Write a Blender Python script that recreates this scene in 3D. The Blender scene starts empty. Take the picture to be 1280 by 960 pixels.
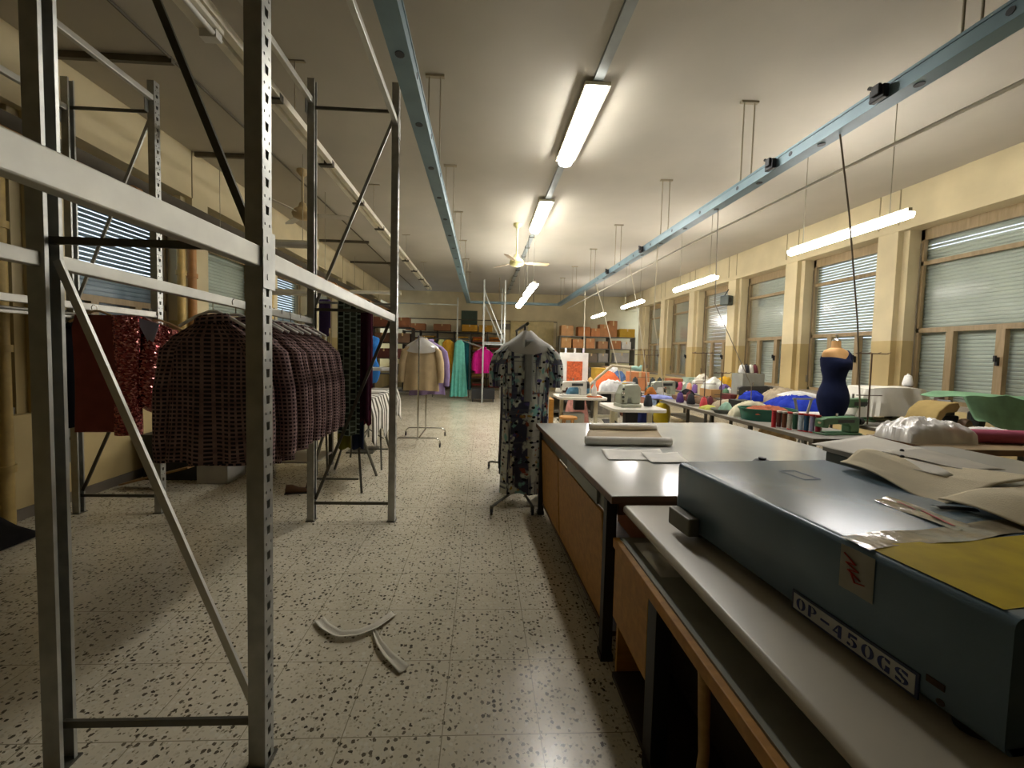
import bpy, math, random
from mathutils import Vector, Matrix, Euler
sc = bpy.context.scene
COL = sc.collection
PI = math.pi
rnd = random.Random(11)

def L(h):
    r = []
    for i in (0, 2, 4):
        c = int(h[i:i+2], 16) / 255
        r.append(c/12.92 if c <= .04045 else ((c+.055)/1.055)**2.4)
    return (*r, 1)

# ---------------------------------------------------------------- materials
class NT:
    def __init__(s, name):
        s.m = bpy.data.materials.new(name); s.m.use_nodes = True
        s.t = s.m.node_tree; s.n = s.t.nodes
        s.p = s.n['Principled BSDF']
    def new(s, kind, **kw):
        x = s.n.new(kind)
        for k, v in kw.items():
            if k.startswith('i_'):
                x.inputs[k[2:].replace('_', ' ')].default_value = v
            else: setattr(x, k, v)
        return x
    def link(s, a, ao, b, bi): s.t.links.new(a.outputs[ao], b.inputs[bi])
    def coord(s, out='Object', scale=(1, 1, 1)):
        c = s.new('ShaderNodeTexCoord'); mp = s.new('ShaderNodeMapping'); mp.inputs['Scale'].default_value = scale
        s.link(c, out, mp, 'Vector'); return mp
    def ramp(s, stops, interp='LINEAR'):
        r = s.new('ShaderNodeValToRGB'); r.color_ramp.interpolation = interp
        e = r.color_ramp.elements
        while len(e) < len(stops): e.new(.5)
        for i, (p, c) in enumerate(stops): e[i].position = p; e[i].color = c if len(c) == 4 else (*c, 1)
        return r

_M = {}
def M(name, col, rough=.5, metal=0, var=.12, vs=6, bump=0, bs=60, out='Object', spec=None, stretch=(1, 1, 1)):
    """plain painted / plastic / metal surface with a little uneven tone"""
    if name in _M: return _M[name]
    t = NT(name); mp = t.coord(out, stretch)
    nz = t.new('ShaderNodeTexNoise'); nz.inputs['Scale'].default_value = vs; nz.inputs['Detail'].default_value = 4
    t.link(mp, 'Vector', nz, 'Vector')
    c = L(col)
    a = tuple(max(0, x*(1-var)) for x in c[:3]); b = tuple(min(1, x*(1+var)) for x in c[:3])
    r = t.ramp([(.3, a), (.7, b)]); t.link(nz, 'Fac', r, 'Fac'); t.link(r, 'Color', t.p, 'Base Color')
    t.p.inputs['Roughness'].default_value = rough; t.p.inputs['Metallic'].default_value = metal
    if spec is not None: t.p.inputs['Specular IOR Level'].default_value = spec
    if bump:
        n2 = t.new('ShaderNodeTexNoise'); n2.inputs['Scale'].default_value = bs; n2.inputs['Detail'].default_value = 3
        t.link(mp, 'Vector', n2, 'Vector')
        bp = t.new('ShaderNodeBump'); bp.inputs['Strength'].default_value = bump; bp.inputs['Distance'].default_value = .01
        t.link(n2, 'Fac', bp, 'Height'); t.link(bp, 'Normal', t.p, 'Normal')
    _M[name] = t.m; return t.m

def cloth(name, col, var=.18): return M(name, col, .9, 0, var, 9, .25, 220, spec=.15)

def emit(name, col, strength):
    t = NT(name)
    t.p.inputs['Base Color'].default_value = (.8, .8, .8, 1)
    t.p.inputs['Emission Color'].default_value = col; t.p.inputs['Emission Strength'].default_value = strength
    _M[name] = t.m; return t.m

# terrazzo
t = NT('terrazzo'); mp = t.coord('Object')
nz = t.new('ShaderNodeTexNoise'); nz.inputs['Scale'].default_value = 2.2; nz.inputs['Detail'].default_value = 6; t.link(mp, 'Vector', nz, 'Vector')
base = t.ramp([(.3, L('c6bea7')), (.7, L('d2cab4'))]); t.link(nz, 'Fac', base, 'Fac')
def chips(prev, scale, thr, rng, ca, cb, off):
    m2 = t.new('ShaderNodeMapping'); m2.inputs['Location'].default_value = off; t.link(mp, 'Vector', m2, 'Vector')
    w = t.new('ShaderNodeTexNoise'); w.inputs['Scale'].default_value = scale*1.5
    t.link(m2, 'Vector', w, 'Vector')
    mixv = t.new('ShaderNodeMix', data_type='VECTOR'); mixv.inputs['Factor'].default_value = .018
    t.link(m2, 'Vector', mixv, 'A'); t.link(w, 'Color', mixv, 'B')
    v = t.new('ShaderNodeTexVoronoi', voronoi_dimensions='2D'); v.inputs['Scale'].default_value = scale
    t.t.links.new(mixv.outputs[1], v.inputs['Vector'])
    d = t.new('ShaderNodeMath', operation='LESS_THAN'); d.inputs[1].default_value = thr; t.link(v, 'Distance', d, 0)
    sp = t.new('ShaderNodeSeparateColor'); t.link(v, 'Color', sp, 'Color')
    g = t.new('ShaderNodeMath', operation='GREATER_THAN'); g.inputs[1].default_value = rng; t.link(sp, 'Red', g, 0)
    mu = t.new('ShaderNodeMath', operation='MULTIPLY'); t.link(d, 0, mu, 0); t.link(g, 0, mu, 1)
    cr = t.ramp([(0, ca), (1, cb)]); t.link(sp, 'Green', cr, 'Fac')
    mx = t.new('ShaderNodeMix', data_type='RGBA'); t.link(mu, 0, mx, 'Factor')
    t.t.links.new(prev, mx.inputs[6]); t.t.links.new(cr.outputs['Color'], mx.inputs[7])
    return mx.outputs[2]
o = base.outputs['Color']
o = chips(o, 70, .36, .45, L('cbc4ae'), L('b3ab95'), (3, 1, 0))
o = chips(o, 40, .34, .66, L('d6d1c0'), L('c0b9a5'), (0, 7, 0))
o = chips(o, 62, .30, .82, L('6a6352'), L('8c836d'), (5, 2, 0))
o = chips(o, 38, .30, .80, L('464036'), L('6d6554'), (1, 9, 0))
br = t.new('ShaderNodeTexBrick'); br.offset = 0; br.squash = 1
for k, v in (('Scale', 1), ('Mortar Size', .0022), ('Mortar Smooth', .3), ('Brick Width', .4), ('Row Height', .4), ('Bias', 0)): br.inputs[k].default_value = v
mp3 = t.new('ShaderNodeMapping'); mp3.inputs['Location'].default_value = (.13, .045, 0); t.link(mp, 'Vector', mp3, 'Vector'); t.link(mp3, 'Vector', br, 'Vector')
mx = t.new('ShaderNodeMix', data_type='RGBA'); t.link(br, 'Fac', mx, 'Factor'); t.t.links.new(o, mx.inputs[6]); mx.inputs[7].default_value = L('8d8570')
t.t.links.new(mx.outputs[2], t.p.inputs['Base Color'])
rr = t.ramp([(.35, (.2, .2, .2)), (.7, (.27, .27, .27))]); t.link(nz, 'Fac', rr, 'Fac'); t.link(rr, 'Color', t.p, 'Roughness')
_M['terrazzo'] = t.m

def pattern(name, bg, fg, fn, rough=.9):
    """woven / printed cloth laid out in the garment's own UV metres"""
    t = NT(name)
    c = t.new('ShaderNodeTexCoord'); sep = t.new('ShaderNodeSeparateXYZ'); t.link(c, 'UV', sep, 'Vector')
    fac = fn(t, sep, c)
    nz = t.new('ShaderNodeTexNoise'); nz.inputs['Scale'].default_value = 14; t.link(c, 'UV', nz, 'Vector')
    a = t.ramp([(.35, bg[0]), (.65, bg[1])]); t.link(nz, 'Fac', a, 'Fac')
    b = t.ramp([(.35, fg[0]), (.65, fg[1])]); t.link(nz, 'Fac', b, 'Fac')
    mx = t.new('ShaderNodeMix', data_type='RGBA'); t.t.links.new(fac, mx.inputs[0])
    t.t.links.new(a.outputs['Color'], mx.inputs[6]); t.t.links.new(b.outputs['Color'], mx.inputs[7])
    t.t.links.new(mx.outputs[2], t.p.inputs['Base Color'])
    t.p.inputs['Roughness'].default_value = rough; t.p.inputs['Specular IOR Level'].default_value = .15
    _M[name] = t; return t
def sq(t, src, k, freq, thr):
    m = t.new('ShaderNodeMath', operation='MULTIPLY'); m.inputs[1].default_value = freq; t.t.links.new(src.outputs[k], m.inputs[0])
    f = t.new('ShaderNodeMath', operation='FRACT'); t.link(m, 0, f, 0)
    g = t.new('ShaderNodeMath', operation='LESS_THAN'); g.inputs[1].default_value = thr; t.link(f, 0, g, 0); return g
def mul(t, a, b, op='MULTIPLY'):
    m = t.new('ShaderNodeMath', operation=op); t.link(a, 0, m, 0); t.link(b, 0, m, 1); return m
def f_check(t, s, c): return mul(t, sq(t, s, 0, 36, .66), sq(t, s, 1, 42, .55)).outputs[0]
PLUM = pattern('plum_check', (L('7a615e'), L('977d78')), (L('1f171c'), L('2b2026')), f_check).m
def f_tweed(t, s, c):
    v = t.new('ShaderNodeTexBrick'); v.inputs['Scale'].default_value = 1; v.inputs['Brick Width'].default_value = .05; v.inputs['Row Height'].default_value = .055
    v.inputs['Mortar Size'].default_value = .006; v.inputs['Color1'].default_value = (0, 0, 0, 1); v.inputs['Color2'].default_value = (.25, .25, .25, 1); v.inputs['Mortar'].default_value = (.8, .8, .8, 1)
    t.link(c, 'UV', v, 'Vector'); return v.outputs['Color']
DASH = pattern('dark_dash_weave', (L('121614'), L('20241f')), (L('a5b3a6'), L('8b9c8f')), f_tweed).m
# multicoloured abstract tartan for the long dress
t = NT('abstract_tartan'); c = t.new('ShaderNodeTexCoord')
def tart(prev, colr, sx, sy, lo, hi, seed):
    mp = t.new('ShaderNodeMapping'); mp.inputs['Scale'].default_value = (sx, sy, 1); mp.inputs['Location'].default_value = (seed, seed*1.7, 0); t.link(c, 'UV', mp, 'Vector')
    nz = t.new('ShaderNodeTexNoise'); nz.inputs['Scale'].default_value = 1; nz.inputs['Detail'].default_value = 4; t.link(mp, 'Vector', nz, 'Vector')
    r = t.ramp([(lo, (0, 0, 0)), (hi, (1, 1, 1))]); t.link(nz, 'Fac', r, 'Fac')
    mx = t.new('ShaderNodeMix', data_type='RGBA'); t.link(r, 'Color', mx, 'Factor'); t.t.links.new(prev, mx.inputs[6]); mx.inputs[7].default_value = L(colr); return mx.outputs[2]
b0 = t.new('ShaderNodeRGB'); b0.outputs[0].default_value = L('c3c5bb'); o = b0.outputs[0]
o = tart(o, '44465a', 17, .7, .47, .52, 2); o = tart(o, '5a5e6a', 1.2, 16, .56, .62, 5); o = tart(o, 'd2dace', 16, 7, .56, .63, 9)
o = tart(o, '7fb0aa', 13, 7, .61, .66, 14); o = tart(o, '8f4a3a', 18, 9, .62, .66, 21); o = tart(o, 'a88c48', 20, 12, .64, .68, 33); o = tart(o, '5a5288', 14, 10, .62, .67, 41)
v = t.new('ShaderNodeTexVoronoi', voronoi_dimensions='2D'); v.inputs['Scale'].default_value = 11; v.inputs['Randomness'].default_value = .85; t.link(c, 'UV', v, 'Vector')
lt = t.new('ShaderNodeMath', operation='LESS_THAN'); lt.inputs[1].default_value = .14; t.link(v, 'Distance', lt, 0)
mx = t.new('ShaderNodeMix', data_type='RGBA'); t.link(lt, 0, mx, 'Factor'); t.t.links.new(o, mx.inputs[6]); mx.inputs[7].default_value = L('16171b')
t.t.links.new(mx.outputs[2], t.p.inputs['Base Color']); t.p.inputs['Roughness'].default_value = .85; t.p.inputs['Specular IOR Level'].default_value = .2
TARTAN = t.m
# sequins
t = NT('sequin'); mp = t.coord('UV')
v = t.new('ShaderNodeTexVoronoi', voronoi_dimensions='2D'); v.inputs['Scale'].default_value = 110; t.link(mp, 'Vector', v, 'Vector')
sep = t.new('ShaderNodeSeparateColor'); t.link(v, 'Color', sep, 'Color')
r = t.ramp([(0, L('6b2427')), (.55, L('a3484a')), (1, L('e09a90'))]); t.link(sep, 'Red', r, 'Fac'); t.link(r, 'Color', t.p, 'Base Color')
nm = t.new('ShaderNodeVectorMath', operation='SUBTRACT'); t.link(v, 'Color', nm, 0); nm.inputs[1].default_value = (.5, .5, .5)
ns = t.new('ShaderNodeVectorMath', operation='SCALE'); t.link(nm, 'Vector', ns, 0); ns.inputs['Scale'].default_value = 1.1
ge = t.new('ShaderNodeNewGeometry'); ad = t.new('ShaderNodeVectorMath', operation='ADD'); t.link(ge, 'Normal', ad, 0); t.link(ns, 'Vector', ad, 1)
nn = t.new('ShaderNodeVectorMath', operation='NORMALIZE'); t.link(ad, 'Vector', nn, 0); t.link(nn, 'Vector', t.p, 'Normal')
t.p.inputs['Metallic'].default_value = .75; t.p.inputs['Roughness'].default_value = .22
SEQUIN = t.m
# striped cloth
def f_stripe(t, s, c): return sq(t, s, 1, 8, .45).outputs[0]
STRIPE = pattern('black_white_stripe', (L('d8d4c8'), L('e8e4da')), (L('4a453c'), L('5b5548')), f_stripe).m
# clear glass (thin): reflects lamps, lets light through
t = NT('pane_glass'); gl = t.new('ShaderNodeBsdfGlossy'); gl.inputs['Roughness'].default_value = .16
tr = t.new('ShaderNodeBsdfTransparent'); tr.inputs['Color'].default_value = (.95, .97, .95, 1)
fr = t.new('ShaderNodeFresnel'); fr.inputs['IOR'].default_value = 1.22
fm = t.new('ShaderNodeMath', operation='MULTIPLY'); fm.inputs[1].default_value = .55; t.link(fr, 0, fm, 0)
mx = t.new('ShaderNodeMixShader'); t.link(fm, 0, mx, 0); t.link(tr, 0, mx, 1); t.link(gl, 0, mx, 2)
t.link(mx, 0, t.n['Material Output'], 'Surface'); GLASS = t.m
# thin clear polythene
t = NT('polythene'); df = t.new('ShaderNodeBsdfDiffuse'); df.inputs['Color'].default_value = L('f0eee8')
gl = t.new('ShaderNodeBsdfGlossy'); gl.inputs['Roughness'].default_value = .2
tr = t.new('ShaderNodeBsdfTransparent')
m1 = t.new('ShaderNodeMixShader'); m1.inputs[0].default_value = .25; t.link(df, 0, m1, 1); t.link(gl, 0, m1, 2)
m2 = t.new('ShaderNodeMixShader'); m2.inputs[0].default_value = .68; t.link(tr, 0, m2, 1); t.link(m1, 0, m2, 2)
t.link(m2, 0, t.n['Material Output'], 'Surface'); POLY = t.m
# wood
def wood(name, a, b, rough=.5, st=(1, 8, 8)):
    t = NT(name); mp = t.coord('Object', st)
    nz = t.new('ShaderNodeTexNoise'); nz.inputs['Scale'].default_value = 3; nz.inputs['Detail'].default_value = 6; nz.inputs['Distortion'].default_value = .6; t.link(mp, 'Vector', nz, 'Vector')
    r = t.ramp([(.3, L(a)), (.7, L(b))]); t.link(nz, 'Fac', r, 'Fac'); t.link(r, 'Color', t.p, 'Base Color'); t.p.inputs['Roughness'].default_value = rough
    _M[name] = t.m; return t.m
# plaster wall with a browner painted dado below 1.9 m
def plaster(name, up, low, zsplit):
    t = NT(name); mp = t.coord('Object')
    sep = t.new('ShaderNodeSeparateXYZ'); t.link(mp, 'Vector', sep, 'Vector')
    nz = t.new('ShaderNodeTexNoise'); nz.inputs['Scale'].default_value = 1.6; nz.inputs['Detail'].default_value = 7; t.link(mp, 'Vector', nz, 'Vector')
    def tone(c):
        c = L(c); r = t.ramp([(.32, tuple(x*.86 for x in c[:3])), (.68, tuple(min(1, x*1.08) for x in c[:3]))]); t.link(nz, 'Fac', r, 'Fac'); return r
    a, b = tone(up), tone(low)
    g = t.new('ShaderNodeMath', operation='GREATER_THAN'); g.inputs[1].default_value = zsplit; t.link(sep, 'Z', g, 0)
    mx = t.new('ShaderNodeMix', data_type='RGBA'); t.link(g, 0, mx, 'Factor'); t.link(b, 'Color', mx, 'A') if False else t.t.links.new(b.outputs['Color'], mx.inputs[6]); t.t.links.new(a.outputs['Color'], mx.inputs[7])
    t.t.links.new(mx.outputs[2], t.p.inputs['Base Color']); t.p.inputs['Roughness'].default_value = .75
    bp = t.new('ShaderNodeBump'); bp.inputs['Strength'].default_value = .08; n2 = t.new('ShaderNodeTexNoise'); n2.inputs['Scale'].default_value = 45; t.link(mp, 'Vector', n2, 'Vector'); t.link(n2, 'Fac', bp, 'Height'); t.link(bp, 'Normal', t.p, 'Normal')
    _M[name] = t.m; return t.m

WALLM = plaster('wall_plaster', 'cdbf98', 'bca774', 1.9)
CEILM = M('ceiling_plaster', 'b4ae9f', .85, 0, .07, .9, .06, 30)
GALV = M('galvanised_steel', 'a9aaa4', .38, .7, .15, 14)
GALVD = M('dark_steel', '5c5a50', .45, .6, .15, 10)
CHROME = M('chrome', 'c9cac6', .14, 1, .05)
BEAMW = M('pale_zinc_beam', 'c9c8bd', .4, .35, .08, 10)
TRUNK = M('blue_grey_trunking', '748c94', .42, .25, .1, 5)
BLACK = M('black_plastic', '17171a', .5)
WHITE = M('white_plastic', 'd9d7cf', .45)
CREAMP = M('cream_enamel', 'd4cdb0', .4)
SLATE = M('slate_blue_enamel', '586d7b', .27, .1, .1, 4, .04, 160)
LAMIN = M('grey_laminate', 'c8cac6', .13, 0, .06, 3)
GREYTOP = M('bench_laminate', '97938a', .35, 0, .08, 3)
NOSE = M('beige_edging', '9e947a', .4)
EDGEB = wood('brown_edging', '5a3a22', '77502f', .45)
PLYW = wood('ochre_plywood', '9c6a20', 'b98432', .55)
CARD = M('cardboard', 'a9794b', .8, 0, .1, 5, .08, 40)
CARDT = M('tan_cardboard', 'c08f5a', .8, 0, .1, 5, .08, 40)
SHUT = M('shutter_slats', 'a9b0a5', .5, 0, .08, 3)
SHUTB = M('blue_shutter_slats', '71828e', .5, 0, .08, 3)
WFRAME = wood('window_timber', '86734f', 'a08a66', .5, (8, 8, 1))
PIPE = M('rust_primed_pipe', 'a87a45', .6, 0, .2, 9)
PAPER = M('pattern_paper', 'd8d3c7', .75, 0, .06, 4)
CREAMC = cloth('cream_felt', 'd4c9ae', .08)
# ---------------------------------------------------------------- mesh building
class MB:
    def __init__(s): s.v = []; s.f = []; s.uv = {}
    def box(s, c, d, rz=0, rot=None):
        R = rot if rot is not None else Matrix.Rotation(rz, 3, 'Z'); o = len(s.v)
        for x in (-.5, .5):
            for y in (-.5, .5):
                for z in (-.5, .5): s.v.append(tuple(Vector(c) + R @ Vector((x*d[0], y*d[1], z*d[2]))))
        for q in ((0, 1, 3, 2), (4, 6, 7, 5), (0, 4, 5, 1), (2, 3, 7, 6), (0, 2, 6, 4), (1, 5, 7, 3)): s.f.append(tuple(o+i for i in q))
        return s
    def b(s, x0, x1, y0, y1, z0, z1): return s.box(((x0+x1)/2, (y0+y1)/2, (z0+z1)/2), (x1-x0, y1-y0, z1-z0))
    def bar(s, p, q, w, h, up=(0, 0, 1)):
        p, q = Vector(p), Vector(q); d = q-p; y = d.normalized(); u = Vector(up)
        if abs(y.dot(u)) > .97: u = Vector((0, 1, 0))
        x = y.cross(u).normalized(); z = x.cross(y)
        return s.box((p+q)/2, (w, d.length, h), rot=Matrix((x, y, z)).transposed())
    def rings(s, R, closed=True, cap=True, uvs=None):
        o = len(s.v); n = len(R[0])
        for r in R: s.v.extend(tuple(p) for p in r)
        vv = 0
        for i in range(len(R)-1):
            m = n if closed else n-1
            dv = (Vector(R[i][n//4]) - Vector(R[i+1][n//4])).length; uu = 0
            for j in range(m):
                k = (j+1) % n
                s.f.append((o+i*n+j, o+i*n+k, o+(i+1)*n+k, o+(i+1)*n+j))
                if uvs: 
                    du = uvs/m
                    s.uv[len(s.f)-1] = [(uu, -vv), (uu+du, -vv), (uu+du, -vv-dv), (uu, -vv-dv)]; uu += du
            vv += dv
        if cap and closed:
            s.f.append(tuple(o+j for j in range(n))[::-1]); e = o+(len(R)-1)*n
            s.f.append(tuple(e+j for j in range(n)))
        return s
    def cyl(s, p, q, r, r2=None, n=12): return s.tube([p, q], [r, r if r2 is None else r2], n)
    def tube(s, pts, r, n=8):
        P = [Vector(p) for p in pts]; rs = r if isinstance(r, (list, tuple)) else [r]*len(P)
        t0 = (P[1]-P[0]).normalized(); ref = Vector((0, 0, 1)) if abs(t0.z) < .9 else Vector((1, 0, 0))
        x = t0.cross(ref).normalized(); R = []
        for i, p in enumerate(P):
            a = P[max(i-1, 0)]; b = P[min(i+1, len(P)-1)]; tt = (b-a).normalized()
            x = (x - tt*x.dot(tt)).normalized(); y = tt.cross(x)
            R.append([p + (x*math.cos(2*PI*k/n) + y*math.sin(2*PI*k/n))*rs[i] for k in range(n)])
        return s.rings(R)
    def lathe(s, prof, c=(0, 0, 0), n=20, rot=None):
        R = []
        for r, z in prof:
            ring = [Vector((r*math.cos(2*PI*k/n), r*math.sin(2*PI*k/n), z)) for k in range(n)]
            if rot is not None: ring = [rot @ p for p in ring]
            R.append([p+Vector(c) for p in ring])
        return s.rings(R)
    def prism(s, poly, f0, f1):
        """poly: 2D list; f0, f1 map (a, b) to the two end faces"""
        o = len(s.v); n = len(poly); s.v += [tuple(f0(*p)) for p in poly] + [tuple(f1(*p)) for p in poly]
        s.f.append(tuple(range(o, o+n))[::-1]); s.f.append(tuple(range(o+n, o+2*n)))
        for i in range(n): k = (i+1) % n; s.f.append((o+i, o+k, o+n+k, o+n+i))
        return s
    def grid(s, fn, nu, nv, su=1, sv=1):
        o = len(s.v)
        for i in range(nu+1):
            for j in range(nv+1): s.v.append(tuple(fn(i/nu, j/nv)))
        for i in range(nu):
            for j in range(nv):
                a = o+i*(nv+1)+j; s.f.append((a, a+nv+1, a+nv+2, a+1))
                s.uv[len(s.f)-1] = [(i/nu*su, j/nv*sv), ((i+1)/nu*su, j/nv*sv), ((i+1)/nu*su, (j+1)/nv*sv), (i/nu*su, (j+1)/nv*sv)]
        return s
    def build(s, name, mat, parent=None, smooth=False, bevel=0, solid=0, sub=0, loc=None, rz=None):
        me = bpy.data.meshes.new(name); me.from_pydata(s.v, [], s.f)
        if s.uv:
            ul = me.uv_layers.new(name='UVMap').data
            for pi, p in enumerate(me.polygons):
                if pi in s.uv:
                    for k, li in enumerate(p.loop_indices): ul[li].uv = s.uv[pi][k]
        me.materials.append(mat)
        if smooth:
            for p in me.polygons: p.use_smooth = True
            try: me.set_sharp_from_angle(angle=math.radians(50))
            except Exception: pass
        o = bpy.data.objects.new(name, me); COL.objects.link(o)
        if parent is not None: o.parent = parent
        if loc: o.location = loc
        if rz is not None: o.rotation_euler = (0, 0, rz)
        if solid:
            m = o.modifiers.new('solid', 'SOLIDIFY'); m.thickness = solid; m.offset = 0
        if sub:
            m = o.modifiers.new('sub', 'SUBSURF'); m.levels = sub; m.render_levels = sub
        if bevel:
            m = o.modifiers.new('bevel', 'BEVEL'); m.width = bevel; m.segments = 2; m.limit_method = 'ANGLE'; m.angle_limit = math.radians(40)
        return o

def tag(o, label, cat, group=None, kind=None):
    o['label'] = label; o['category'] = cat
    if group: o['group'] = group
    if kind: o['kind'] = kind
    return o
def thing(name, label, cat, loc=(0, 0, 0), rz=0, group=None):
    o = bpy.data.objects.new(name, None); COL.objects.link(o); o.empty_display_size = .1
    o.location = loc; o.rotation_euler = (0, 0, rz); return tag(o, label, cat, group)
def struct(o): o['kind'] = 'structure'; return o
def dup(root, label, loc=None, rz=None, group=None, scale=None):
    def cp(o, par):
        c = o.copy(); COL.objects.link(c); c.parent = par
        for ch in o.children: cp(ch, c)
        return c
    r = cp(root, root.parent)
    if loc is not None: r.location = loc
    if rz is not None: r.rotation_euler = (0, 0, rz)
    if scale: r.scale = scale
    r['label'] = label
    if group: r['group'] = group
    return r
def recolour(root, part, mat):
    for ch in root.children_recursive:
        if ch.name.split('.')[0] == part:
            ch.data = ch.data.copy(); ch.data.materials.clear(); ch.data.materials.append(mat)
def S(a, p): return math.copysign(abs(a)**p, a)

# ---------------------------------------------------------------- camera
cam = bpy.data.cameras.new('camera'); co = bpy.data.objects.new('camera', cam); COL.objects.link(co); sc.camera = co
F = 500.0; cam.sensor_fit = 'HORIZONTAL'; cam.sensor_width = 36; cam.lens = 36*F/1280
cam.shift_x = (640-625.5)/1280; cam.shift_y = -(480-466.7)/1280; cam.clip_start = .02; cam.clip_end = 200
yw, pt, rl = .0462, .0484, .0239
fw = Vector((math.sin(yw)*math.cos(pt), math.cos(yw)*math.cos(pt), -math.sin(pt)))
r0 = Vector((math.cos(yw), -math.sin(yw), 0)); u0 = r0.cross(fw)
rt = r0*math.cos(rl) + u0*math.sin(rl); up = -r0*math.sin(rl) + u0*math.cos(rl)
Mx = Matrix((rt, up, -fw)).transposed().to_4x4(); Mx.translation = (0, 0, 1.55); co.matrix_world = Mx

# ---------------------------------------------------------------- room shell
XL, XR, Y0, Y1, ZC = -4.0, 6.33, -6.0, 17.6, 4.2
struct(MB().b(XL-.5, XR+.6, Y0-.2, Y1+.2, -.1, 0).build('floor', _M['terrazzo']))
struct(MB().b(XL-.5, XR+.6, Y0-.2, Y1+.2, ZC, ZC+.15).build('ceiling', CEILM))
struct(MB().b(XL-.5, XR+.6, Y1, Y1+.2, 0, ZC).build('wall_back', WALLM))
struct(MB().b(XL-.5, XR+.6, Y0-.2, Y0, 0, ZC).build('wall_front', WALLM))
PER, PW = 1.965, .31         # window rhythm and pier width
piersR = [5.95 + PER*(k-4) for k in range(10)]     # near face of each pier along Y
piersL = [p-.2 for p in piersR]
ZS, ZT = .98, 3.57
def side_wall(name, X, sgn, piers):
    m = MB()
    a, b = sorted((X, X+sgn*.45))
    m.b(a, b, Y0, Y1, ZT, ZC)                 # wall above the windows
    m.b(a, b, Y0, Y1, 0, ZS-.06)              # wall under the sills
    m.b(a, b, Y0, piers[0]+.1, ZS-.06, ZT)        # blank wall behind the last window
    for y in piers:
        y0, y1 = max(y, Y0), min(y+PW, Y1)
        if y1 > Y0 and y0 < Y1:
            m.b(*sorted((X, X+sgn*.45)), y0, y1, ZS-.06, ZT)
            y2 = max(Y0, y-.09); y3 = min(Y1, y+PW+.09)
            m.b(*sorted((X+sgn*.09, X+sgn*.45)), y2, y3, ZS-.06, ZT)   # stepped-back return of the pier
    struct(m.build(name, WALLM))
side_wall('wall_right', XR, 1, piersR); side_wall('wall_left', XL, -1, piersL)
struct(MB().b(XR-.012, XR, Y0, Y1, ZT+.0, ZT+.09).build('trim_1', WALLM))
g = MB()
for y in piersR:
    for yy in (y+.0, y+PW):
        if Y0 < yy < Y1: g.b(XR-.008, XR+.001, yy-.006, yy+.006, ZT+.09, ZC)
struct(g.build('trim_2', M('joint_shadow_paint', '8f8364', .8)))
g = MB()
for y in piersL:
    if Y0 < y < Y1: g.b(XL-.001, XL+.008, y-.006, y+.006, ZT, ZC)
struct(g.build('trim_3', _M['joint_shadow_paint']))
struct(MB().b(XL, XL+.015, Y0, Y1, 0, .1).build('baseboard_left', M('baseboard_stone', '6f675a', .5)))
struct(MB().b(XR-.015, XR, Y0, Y1, 0, .1).build('baseboard_right', _M['baseboard_stone']))

def window(i, X, sgn, y0, y1, gaps, slat, zopen=None, flip=False):
    """timber frame, transom, three-light casement below, roller shutter outside, sill inside"""
    w = bpy.data.objects.new('window_%d' % i, None); COL.objects.link(w); struct(w)
    xf = X+sgn*.30
    fr = MB(); T = .055
    def fb(ya, yb, za, zb, d=.05): fr.b(*sorted((xf-sgn*d/2, xf+sgn*d/2)), ya, yb, za, zb)
    fb(y0, y0+T, ZS, ZT); fb(y1-T, y1, ZS, ZT); fb(y0, y1, ZS, ZS+T); fb(y0, y1, ZT-.16, ZT)
    fb(y0, y1, 3.03, 3.09); fb(y0, y1, 2.02, 2.09)
    a = y0+(y1-y0)*.30; b = y0+(y1-y0)*.68
    fb(a-.045, a+.045, ZS, 2.02, .07); fb(b-.045, b+.045, ZS, 2.02, .07)
    f = fr.build('window_frame', WFRAME, w)
    h = MB(); h.b(*sorted((xf-sgn*.07, xf-sgn*.03)), a-.012, a+.012, 1.55, 1.66); h.b(*sorted((xf-sgn*.1, xf-sgn*.07)), a-.01, a+.01, 1.6, 1.68); h.build('window_handle', BLACK, f)
    gl = MB(); gx = xf+sgn*.005
    for ya, yb, za, zb in ((y0+T, y1-T, 3.09, ZT-.16), (y0+T, y1-T, 2.09, 3.03), (y0+T, a-.045, ZS+T, 2.02), (a+.045, b-.045, ZS+T, 2.02), (b+.045, y1-T, ZS+T, 2.02)):
        gl.v += [(gx, ya, za), (gx, yb, za), (gx, yb, zb), (gx, ya, zb)]; n = len(gl.v); gl.f.append((n-4, n-3, n-2, n-1))
    gl.build('pane', GLASS, w)
    s = MB(); z = ZS-.02; xs = X+sgn*.40; k = 0
    while z < ZT:
        gp = gaps(z, i)
        s.prism([(-.010, .011), (-.012, .026), (-.010, .041-gp), (-.001, .0515-gp), (.008, .0515-gp), (.008, 0), (-.001, 0)], lambda p, q: (xs+sgn*p, y0-.02, z+q), lambda p, q: (xs+sgn*p, y1+.02, z+q)); z += .052
    s.build('shutter', slat, w)
    MB().b(*sorted((X+sgn*.10, X+sgn*.45)), y0-.05, y1+.05, ZS-.06, ZS).build('window_sill', M('sill_stone', '8c8474', .45), w)
    MB().b(*sorted((X+sgn*.31, X+sgn*.42)), y0, y1, ZT-.15, ZT).build('shutter_box', M('shutter_box_paint', '6c6656', .6), w)
    st = MB(); st.b(*sorted((xf-sgn*.045, xf-sgn*.04)), y1-.03, y1-.012, 1.25, ZT-.2); st.box((xf-sgn*.05, y1-.02, 1.2), (.03, .03, .14)); st.build('shutter_strap', M('strap_webbing', '7a705c', .9), w)
    return w
def closed(z, i): return 0
def slits(z, i): return .013
def half(z, i): return .012 if z > 1.9 else 0
def top2(z, i): return .013 if z > 3.2 and z < 3.34 else 0
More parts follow.
